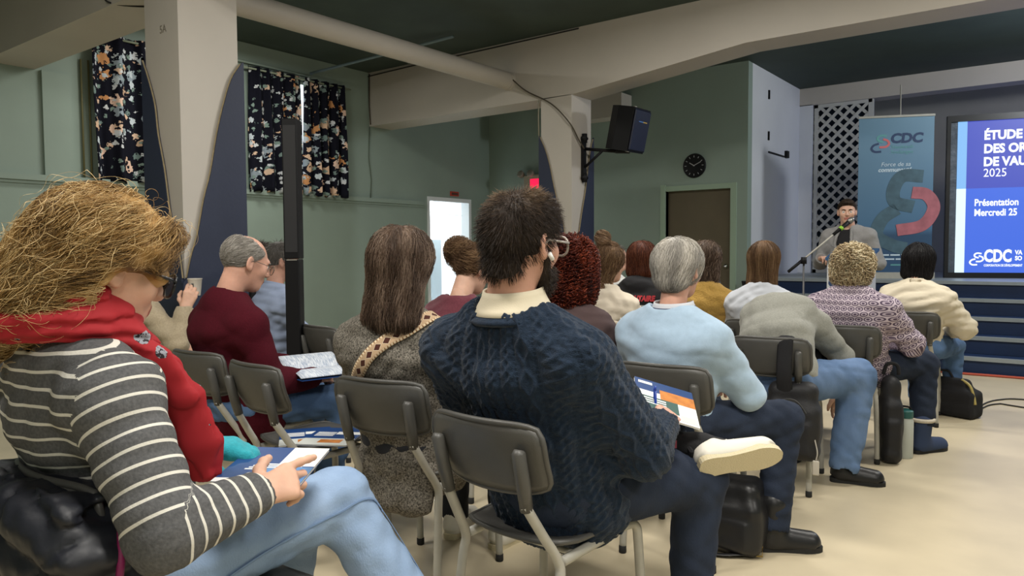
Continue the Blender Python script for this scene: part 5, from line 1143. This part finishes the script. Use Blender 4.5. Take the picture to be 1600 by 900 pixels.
# --- the speaker at the lectern
p = Person('man in grey jacket and black shirt speaking behind the lectern', -1.77, 7.62, 172, standing=True, seed=151, skin=SK, head=(22, -4, 0), J=dict(elR=(.27, -.02, 1.08), wrR=(.16, .22, 1.13), elL=(-.27, -.04, 1.08), wrL=(-.14, .2, 1.12)))
p.body(.0055, .006, hands=dict(L=dict(fwd=(.6, .7, 0), palm=(0, 0, -1)), R=dict(fwd=(-.6, .6, .1), palm=(0, 0, -1))))
jk = mat('grey_wool_jacket', hexc('8b8a8a'), rough=.9, var=.06, vscale=60, bump=.2, bscale=240)
p.top('jacket', jk, .009, wr=(.004, .09), arm=(.068, .06, .05), th=.006, hem=.25, neck=p.neckhole(.07)+[ec((0, .13, 1.46), (0, .15, 1.02), (.075, .1), (.05, .075), (1, 0, 0), .008, 's')])
P2 = p.top_prims(th=-.004, arm=(.05, .045, .04)); sdf_obj('shirt', P2[:3]+p.neckhole(.056), .009, softblack, p.root)
p.band(p.tp, [(-.055, .1, 1.42), (-.075, .14, 1.3), (-.05, .15, 1.15)], .04, jk, 'lapel', lift=.004); p.band(p.tp, [(.055, .1, 1.42), (.075, .14, 1.3), (.05, .15, 1.15)], .04, jk, 'lapel', lift=.004)
p.trousers(mat('black_trousers', (.015, .015, .018), rough=.9), .012, name='trousers'); [p.shoe(n, blackshoe, blacksole, res=.01) for n in 'LR']
p.hair([cran(.004), ell((0, .055, .088), (.052, .04, .026), .02), hairline(.014, .72)], H_dark, n=2200, steps=4, step=.008, flow=lambda q, g: np.array((.1, -.6, -.1))+0*q, rad=.0011, lift=(0, .006)); p.brows(H_dark)
# ------------------------------------------------------------------ things held, hung and put down
paper = mat('white_paper', hexc('dcdad4'), rough=.7); navy_i = mat('navy_print_ink', hexc('1f3f74'), rough=.4); blue_i = mat('blue_print_ink', hexc('5b86b8'), rough=.4); white_i = mat('white_print_ink', hexc('e4e6e6'), rough=.5); orange_i = mat('orange_photo_ink', hexc('d98a3a'), rough=.4, c2=hexc('a8662f'), vscale=30); green_i = mat('dark_green_ink', hexc('3c5a54'), rough=.4); sky_i = mat('pale_photo_ink', hexc('c9cdc9'), rough=.4)
def booklet(label, c, ex, ey, w, h, th, design, group=None):
    """closed booklet lying in the plane of ex, ey; design: rectangles on the cover in 0..1 units"""
    t = tag(bpy.data.objects.new('booklet', None), label, 'booklet', group); col.objects.link(t); t.matrix_world = frame(c, ex, Vector(ey)-Vector(ex).normalized()*Vector(ey).dot(Vector(ex).normalized()))
    MB().box((-w/2+.001, -h/2+.001, -th), (w/2-.001, h/2-.001, -.0006)).build('pages', paper, t)
    cv = MB().box((-w/2, -h/2, -.0006), (w/2, h/2, 0)).build('front_cover', design[0], t); MB().box((-w/2, -h/2, -th-.0006), (w/2, h/2, -th)).build('back_cover', design[0], t)
    for k, (x0, y0, x1, y1, m, nm) in enumerate(design[1]):
        MB().box((-w/2+x0*w, -h/2+y0*h, 0), (-w/2+x1*w, -h/2+y1*h, .0003+.0002*k)).build(nm, m, cv)
    return t
lines = [(.08, .62-.05*k, .08+l, .645-.05*k, white_i, 'title_line') for k, l in enumerate((.62, .66, .58, .12))]
D1 = (navy_i, [(.52, .50, 1, 1, blue_i, 'cover_panel'), (.52, .0, 1, .46, white_i, 'cover_panel')]+[(.1+.05*k, .40+.07*k, .12+.05*k+.0, .95, white_i, 'title_line') for k in ()])
# held by the woman in stripes: long edge runs away from her
exb, eyb = Vector((.80, .60, -.03)), Vector((-.55, .83, .03))
DS = (navy_i, [(.56, .45, 1, 1, white_i, 'cover_panel'), (.46, .0, 1, .42, blue_i, 'cover_panel'), (0, 0, .4, .1, white_i, 'cover_panel')]+[(.22+.03*k, .33+.045*k, .22+.03*k+l, .355+.045*k, white_i, 'title_line') for k, l in enumerate((.12, .5, .58, .55))])
booklet('blue and white booklet on the striped-top woman\'s lap', (-1.45, 1.005, .738), exb, eyb, .19, .25, .006, DS)
DP = (navy_i, [(.0, .0, 1, .36, sky_i, 'cover_photo'), (.35, .12, .8, .3, orange_i, 'cover_photo'), (.5, .6, 1, .75, white_i, 'cover_panel')]+[(.1, .5+.06*k, .48, .53+.06*k, white_i, 'title_line') for k in range(4)])
booklet('blue booklet with orange photo lying on the empty chair', (-2.43, 1.97, .462), (.85, .5, 0), (-.5, .85, 0), .21, .28, .005, DP)
booklet('second blue booklet, half under another on the empty chair', (-2.56, 1.93, .452), (.6, .8, 0), (-.8, .6, 0), .21, .28, .005, DP)
DN = (white_i, [(0, .66, 1, 1, navy_i, 'cover_panel'), (.42, .5, 1, .78, orange_i, 'cover_photo'), (0, .18, .7, .5, green_i, 'cover_panel'), (.72, .05, .98, .2, sky_i, 'cover_photo')]+[(.06, .3+.06*k, .5, .33+.06*k, white_i, 'title_line') for k in range(3)]+[(.06, .85, .3, .92, white_i, 'title_line')])
booklet('colourful booklet with orange photo in the bearded man\'s hand', (-1.05, 2.19, .735), (.8, .52, -.28), (-.58, .75, .25), .2, .27, .005, DN)
pn = thing('blue_pen', 'blue pen held upright over the bearded man\'s booklet', 'pen', (-1.055, 2.13, .70))
MB().tube([(0, 0, 0), (-.004, .006, .075)], .0045, 8).build('barrel', mat('blue_pen_plastic', hexc('1f3f9c'), rough=.3), pn, True); MB().tube([(-.004, .006, .075), (-.0045, .0065, .09)], .0035, 8).build('cap', mat('blue_pen_plastic', hexc('1f3f9c'), rough=.3), pn, True); MB().box((-.006, -.004, .05), (-.002, -.001, .085)).build('clip', mat('blue_pen_plastic', hexc('1f3f9c'), rough=.3), pn)
# open booklet of the man in burgundy
ob_ = thing('open_booklet', 'open booklet with curled pages in the burgundy-sweater man\'s hands', 'booklet', (-2.86, 2.2, .655), R(-14))
tex_page = uvm = mat('printed_page', hexc('cfd4da'), rough=.6, c2=hexc('8f9cb0'), vscale=60, stretch=(.3, 3, 1), detail=1)
G = [[(-.005-.2*(i/14)**1.0+.04*(i/14)**3*(1), .29*j/6-.14, .012+.06*math.sin(min(1, i/14)*math.pi*.85)) for j in range(7)] for i in range(15)]
shell('curled_page', G, .003, tex_page, ob_); G = [[(.005+.2*i/8, .29*j/6-.14, .012+.02*math.sin(i/8*math.pi)) for j in range(7)] for i in range(9)]; shell('page_block', G, .004, tex_page, ob_)
MB().box((-.2, -.14, 0), (.21, .15, .003)).build('cover', navy_i, ob_)
ns_ = thing('note_pad', 'note pad on the knee of the man in pale blue', 'papers', (-3.80, 3.16, .60), R(-18)); MB().box((-.1, -.14, 0), (.1, .14, .008)).build('pad', paper, ns_); MB().tube([(.02, -.02, .01), (.05, .06, .05)], .004, 6).build('pen', black, ns_, True)
# paper cup
cu = tag(MB().lathe([(.0, .002), (.028, .0), (.031, .02), (.039, .092), (.041, .094), (.041, .098), (.037, .098), (.03, .02), (0, .015)], 20).build('paper_cup', mat('white_paper_cup', hexc('c9c4ba'), rough=.6), None, True, loc=cup_at, auto=40), 'white paper cup raised in front of the near column', 'cup')
MB().box((-.006, -.0385, .05), (.006, -.036, .07)).build('printed_mark', mat('dark_mark', hexc('4a4744')), cu, loc=(0, 0, 0), rot=(0, 0, R(40)))

# puffer jacket over the nearest chair back
jx, jy = -1.62, .92
P = [ec((0, -.365, .77), (0, -.335, .40), (.24, .07, .06), (.25, .075, .075), (1, 0, 0), .03), ec((0, -.27, .78), (0, -.25, .55), (.2, .035), (.2, .04), (1, 0, 0), .02), ec((.22, -.33, .72), (.19, -.30, .45), (.05, .07), (.06, .08), (1, 0, 0), .03), ec((-.2, -.34, .74), (-.22, -.36, .35), (.06, .07), (.06, .06), (1, 0, 0), .03), ec((0, -.36, .80), (.0, -.30, .81), (.2, .02), (.2, .02), (1, 0, 0), .03)]
wj = wrinkle(.004, .05, 71)
def quilt(Q_): 
    a = np.abs(np.sin((Q_[:, 2]*1.0+.35*np.abs(Q_[:, 0]-.05))*math.pi/.085)); b = np.abs(np.sin((Q_[:, 0]+.12*np.sin(Q_[:, 2]*14))*math.pi/.16+.6)); return (.02*np.minimum(a**.5, .25+b**.35)-.01+wj(Q_)).astype(f32)
jt = thing('puffer_jacket', 'black quilted puffer jacket with magenta zip edge draped over a chair back', 'jacket', (jx, jy, -.045))
sdf_obj('shell', P, .007, mat('black_nylon', hexc('1b1d24'), rough=.5, bump=.35, bscale=30, spec=.4), jt, disp=quilt)
MB().tube(catmull([(.262, -.30, .775), (.285, -.315, .70), (.275, -.335, .60), (.23, -.36, .50), (.13, -.40, .43)]), .007, 6).build('zip_edge', mat('magenta_zip', hexc('7d1d50'), rough=.5), jt, True)
for k in (-.1, .06): MB().tube(catmull([(k, -.44, .74), (k+.012, -.425, .6), (k-.01, -.425, .45)]), .003, 5).build('seam', black, jt, True)

# lectern
lc = thing('lectern', 'white lectern with blue edge and S emblem in front of the speaker', 'lectern', (-1.615, 7.13, 0))
lwm = mat('white_lectern_panel', hexc('b9bcc0'), rough=.5)
MB().bevbox((-.18, -.19, 0), (.18, .19, .05), .008).build('base', mat('lectern_grey', hexc('5c646c')), lc); MB().box((-.17, -.17, .05), (.17, -.15, 1.12)).build('front_panel', lwm, lc)
for x in (-.17, .155): MB().box((x, -.15, .05), (x+.015, .12, 1.1)).build('side_panel', lwm, lc)
MB().prism([(-.2, 1.12), (.2, 1.2), (.2, 1.225), (-.2, 1.145)], (-.18, .18), lift=lambda p, e: (e, p[0], p[1])).build('top_board', mat('lectern_blue', hexc('2d4f73')), lc)
logo(lc, frame((-.15, -.171, .88), (1, 0, 0), (0, 0, 1)), .17, teal_p, red_p, navy_p)
# microphone on a boom stand
ms = thing('microphone_stand', 'microphone on a boom stand beside the lectern', 'microphone', (-1.94, 6.80, 0))
MB().lathe([(.0, 0), (.13, 0), (.13, .015), (.02, .03), (0, .03)], 20).build('base', black, ms, True, auto=40); MB().tube([(0, 0, .02), (0, 0, 1.1)], .009, 8).build('pole', mat('dark_steel_pole', hexc('4d4d4f'), rough=.4), ms, True)
a_, b_2 = Vector((-.09, -.07, 1.04)), Vector((.27, .23, 1.42)); MB().tube([a_, b_2], .008, 8).build('boom', steel, ms, True); MB().tube([a_-(b_2-a_)*.05, a_+(b_2-a_)*.22], .014, 8).build('counterweight', black, ms, True)
MB().lathe([(0, -.03), (.025, -.03), (.025, .03), (0, .03)], 12, (0, 0, 1.12)).build('clutch', black, ms, True)
d_ = (b_2-a_).normalized(); mc = MB().tube([b_2-d_*.12, b_2+d_*.06], [.014, .02], 12).build('microphone', black, ms, True); MB().tube([b_2-d_*.04, b_2-d_*.015], .021, 12).build('colour_ring', mat('lime_ring', hexc('8fc23a'), rough=.4), mc, True)
MB().tube([b_2+d_*.05, b_2+d_*.07, b_2+d_*.10, b_2+d_*.115], [.018, .026, .024, .01], 12).build('grille_ball', mat('silver_grille', hexc('8f8f8c'), rough=.35, metal=.7), mc, True)
# side table with laptop and bottle
tb = thing('side_table', 'small brown table with laptop by the stage corner', 'table', (-2.6, 7.25, 0)); wood = mat('brown_table_laminate', hexc('6d5a44'), rough=.5, var=.1, vscale=5, stretch=(1, 6, 1))
MB().bevbox((-.5, -.3, .71), (.5, .3, .74), .005).build('table_top', wood, tb)
for x in (-.46, .46):
    for y in (-.26, .26): MB().tube([(x, y, 0), (x, y, .71)], .014, 8).build('leg', black, tb, True)
lp_ = thing('laptop', 'open black laptop on the side table', 'laptop', (-2.38, 7.15, .74), R(150)); MB().bevbox((-.16, -.11, 0), (.16, .11, .016), .004).build('base', black, lp_); MB().bevbox((-.16, .1, .01), (.16, .112, .22), .004).build('lid', black, lp_, rot=(R(-18), 0, 0), loc=(0, .0, .0)); MB().box((-.14, -.06, .016), (.14, .09, .018)).build('keyboard', mat('key_grey', hexc('2f3032')), lp_)
def bottle(name, label, loc, h, r, body_m, cap_m, sleeve=None):
    t = thing(name, label, 'bottle', loc); MB().lathe([(0, 0), (r*.9, 0), (r, .01), (r, h*.68), (r*.85, h*.76), (r*.42, h*.86), (r*.4, h*.9), (0, h*.9)], 20).build('body', body_m, t, True, auto=50); MB().lathe([(r*.46, h*.88), (r*.5, h*.89), (r*.5, h*.99), (r*.42, h), (0, h)], 16).build('cap', cap_m, t, True, auto=40)
    if sleeve: MB().lathe([(r*1.01, h*.3), (r*1.02, h*.3), (r*1.02, h*.55), (r*1.01, h*.55)], 20).build('label_band', sleeve, t, True)
    return t
pet = mat('clear_bottle', hexc('b9c4c6'), rough=.12, trans=.75, spec=.5)
bottle('water_bottle', 'clear water bottle on the side table', (-2.86, 7.12, .74), .22, .033, pet, white, mat('blue_label', hexc('3f62a8')))
# bags
def bag(name, label, loc, rz, P, m, cat='bag', res=.01, wr=(.0035, .14), extra=()):
    t = thing(name, label, cat, loc, R(rz)); sdf_obj('bag_body', P, res, m, t, disp=wrinkle(wr[0], wr[1], int(abs(loc[0]*100))))
    for nm, b, mm, sm in extra: b.build(nm, mm, t, sm)
    return t
bagm = mat('black_nylon_bag', (.013, .013, .015), rough=.6, bump=.3, bscale=120)
def rbox(w_, d_, h_, z0=0): return [rb((0, 0, z0+h_*.36), (w_/2, d_/2, h_*.36), .045), rb((0, .01, z0+h_*.62), (w_*.44, d_*.4, h_*.37), .05, .04), rb((0, -d_*.42, z0+h_*.3), (w_*.38, d_*.16, h_*.22), .025, .015)]
bag('backpack', 'black backpack hanging on the bending person\'s chair', (-1.10, 3.70, .20), 8, rbox(.26, .15, .38), bagm, 'backpack', extra=[('shoulder_strap', MB().tube(catmull([(-.03, -.03, .3), (-.03, -.07, .42), (-.03, -.055, .52), (-.03, -.035, .585), (-.03, .0, .592), (-.03, .03, .56)]), .036, 8, flat=-.22), softblack, True), ('zip', MB().tube(catmull([(-.1, -.07, .18), (-.08, -.075, .27), (.02, -.078, .3), (.1, -.07, .2)]), .004, 5), mat('dark_zip', (.05, .05, .05)), True), ('tag_loop', MB().tube(catmull([(.11, -.06, .12), (.125, -.075, .06), (.12, -.08, .02)]), .003, 5), mat('white_cord', hexc('b9b3a8')), True), ('hanging_tag', MB().bevbox((.105, -.085, -.05), (.135, -.075, .02), .004), mat('white_tag', hexc('c4bdb0')), False)])
bottle('water_bottle', 'small clear bottle with white cap beside the hanging backpack', (-1.32, 3.76, .28), .2, .03, pet, white)
bag('backpack', 'black bag standing beside the patterned-blouse woman\'s chair', (-.845, 4.69, 0), 20, rbox(.11, .2, .50), bagm, 'backpack', extra=[('carry_loop', MB().tube(catmull([(-.04, 0, .5), (-.02, 0, .56), (.03, 0, .555), (.04, 0, .5)]), .01, 6), softblack, True)])
bag('shoulder_bag', 'black shoulder bag slung over the patterned-blouse woman\'s chair', (-1.25, 4.40, .40), 10, rbox(.26, .1, .3), bagm, 'bag', extra=[('strap', MB().tube(catmull([(.1, 0, .25), (.03, -.04, .36), (-.05, -.05, .41), (-.1, .0, .425), (-.12, .05, .41)]), .028, 8, flat=.25), softblack, True), ('flap', MB().bevbox((-.1, -.065, .1), (.1, -.045, .26), .01), bagm, False)])
t = bag('handbag', 'black zip handbag with yellow zip on the floor beyond the last chair', (-.73, 6.26, 0), -20, [rb((0, 0, .1), (.19, .085, .1), .03), rb((-.02, 0, .19), (.15, .05, .085), .03, .06)], softblack, 'bag',
    extra=[('zip', MB().tube(catmull([(.09, -.03, .275), (.15, -.04, .24), (.18, -.045, .17), (.195, -.05, .11)]), .01, 6), mat('yellow_zip', hexc('a8985a'), rough=.5), True), ('handle', MB().tube(catmull([(-.12, 0, .25), (-.1, 0, .31), (-.02, 0, .32), (.02, 0, .26)]), .009, 6), softblack, True)])
bag('leather_bag', 'black leather bag with a gold buckle under the light blue sweater person\'s chair', (-1.13, 2.93, 0), 5, rbox(.32, .2, .3), blackshoe, 'bag', extra=[('buckle', MB().tube([(.1, -.08, .012), (.16, -.06, .012), (.16, -.06, .05), (.1, -.08, .05), (.1, -.08, .012)], .004, 6), mat('gold_metal', hexc('b59a5c'), rough=.3, metal=.8), True), ('strap', MB().tube(catmull([(-.15, -.12, .012), (0, -.13, .012), (.12, -.075, .02)]), .014, 6, flat=.3), blackshoe, True)])
tp_ = bag('tote_bag', 'cream canvas tote hung behind the cream-top woman', (-2.18, 3.705, .50), 3, [ec((-.09, 0, .02), (-.09, 0, .33), (.06, .02), (.055, .02), (1, 0, 0), .01), ec((.07, 0, .02), (.07, 0, .30), (.07, .025), (.06, .02), (1, 0, 0), .02)], mat('cream_canvas', hexc('b3a795'), rough=.9, bump=.3, bscale=150), 'bag', wr=(.003, .09), extra=[('handle', MB().tube(catmull([(-.08, 0, .32), (-.07, .03, .305), (.05, .04, .305), (.06, 0, .32)]), .008, 6), mat('cream_handle', hexc('a89c88')), True), ('edge_binding', MB().tube([(.13, -.01, .34), (.14, -.01, .02)], .006, 6), mat('white_binding', hexc('c9c4ba')), True)])
# bottle on the floor: frosted with teal sleeve
t = thing('sports_bottle', 'frosted bottle with teal strip on the floor near the fur-trimmed boots', 'bottle', (-.79, 4.82, 0))
MB().lathe([(0, 0), (.043, 0), (.046, .008), (.046, .215), (.04, .235), (0, .24)], 22).build('body', mat('frosted_plastic', hexc('d5dad3'), rough=.35, trans=.3), t, True, auto=50); MB().prism([(-.047, .06), (-.02, .06), (-.02, .24), (-.047, .235)], (-.044, -.02), lift=lambda p, e: (p[0], e, p[1])).build('teal_strip', mat('teal_plastic', hexc('5fb3a8'), rough=.35), t); MB().lathe([(.042, .235), (.044, .24), (.044, .275), (.03, .285), (0, .285)], 18).build('lid', mat('teal_dark_lid', hexc('1f5a58'), rough=.4), t, True, auto=40); MB().tube(catmull([(-.03, 0, .28), (-.02, -.01, .3), (.02, -.01, .3), (.03, 0, .28)]), .006, 6).build('carry_loop', black, t, True)
for k, pts in enumerate(([(-.62, 6.35, .006), (-.5, 7.05, .006), (-.1, 7.2, .006), (1.5, 7.0, .006)], [(-.6, 6.3, .006), (-.5, 6.85, .006), (-.2, 6.8, .006), (1.5, 6.3, .006)])):
    tag(MB().tube(catmull(pts, 8), .006, 6).build('floor_cable', mat('black_cable', (.015, .014, .013)), None, True), ('black floor cable closer to the stage, beyond the zip handbag', 'black floor cable nearer the viewer, beside the zip handbag')[k], 'cable')
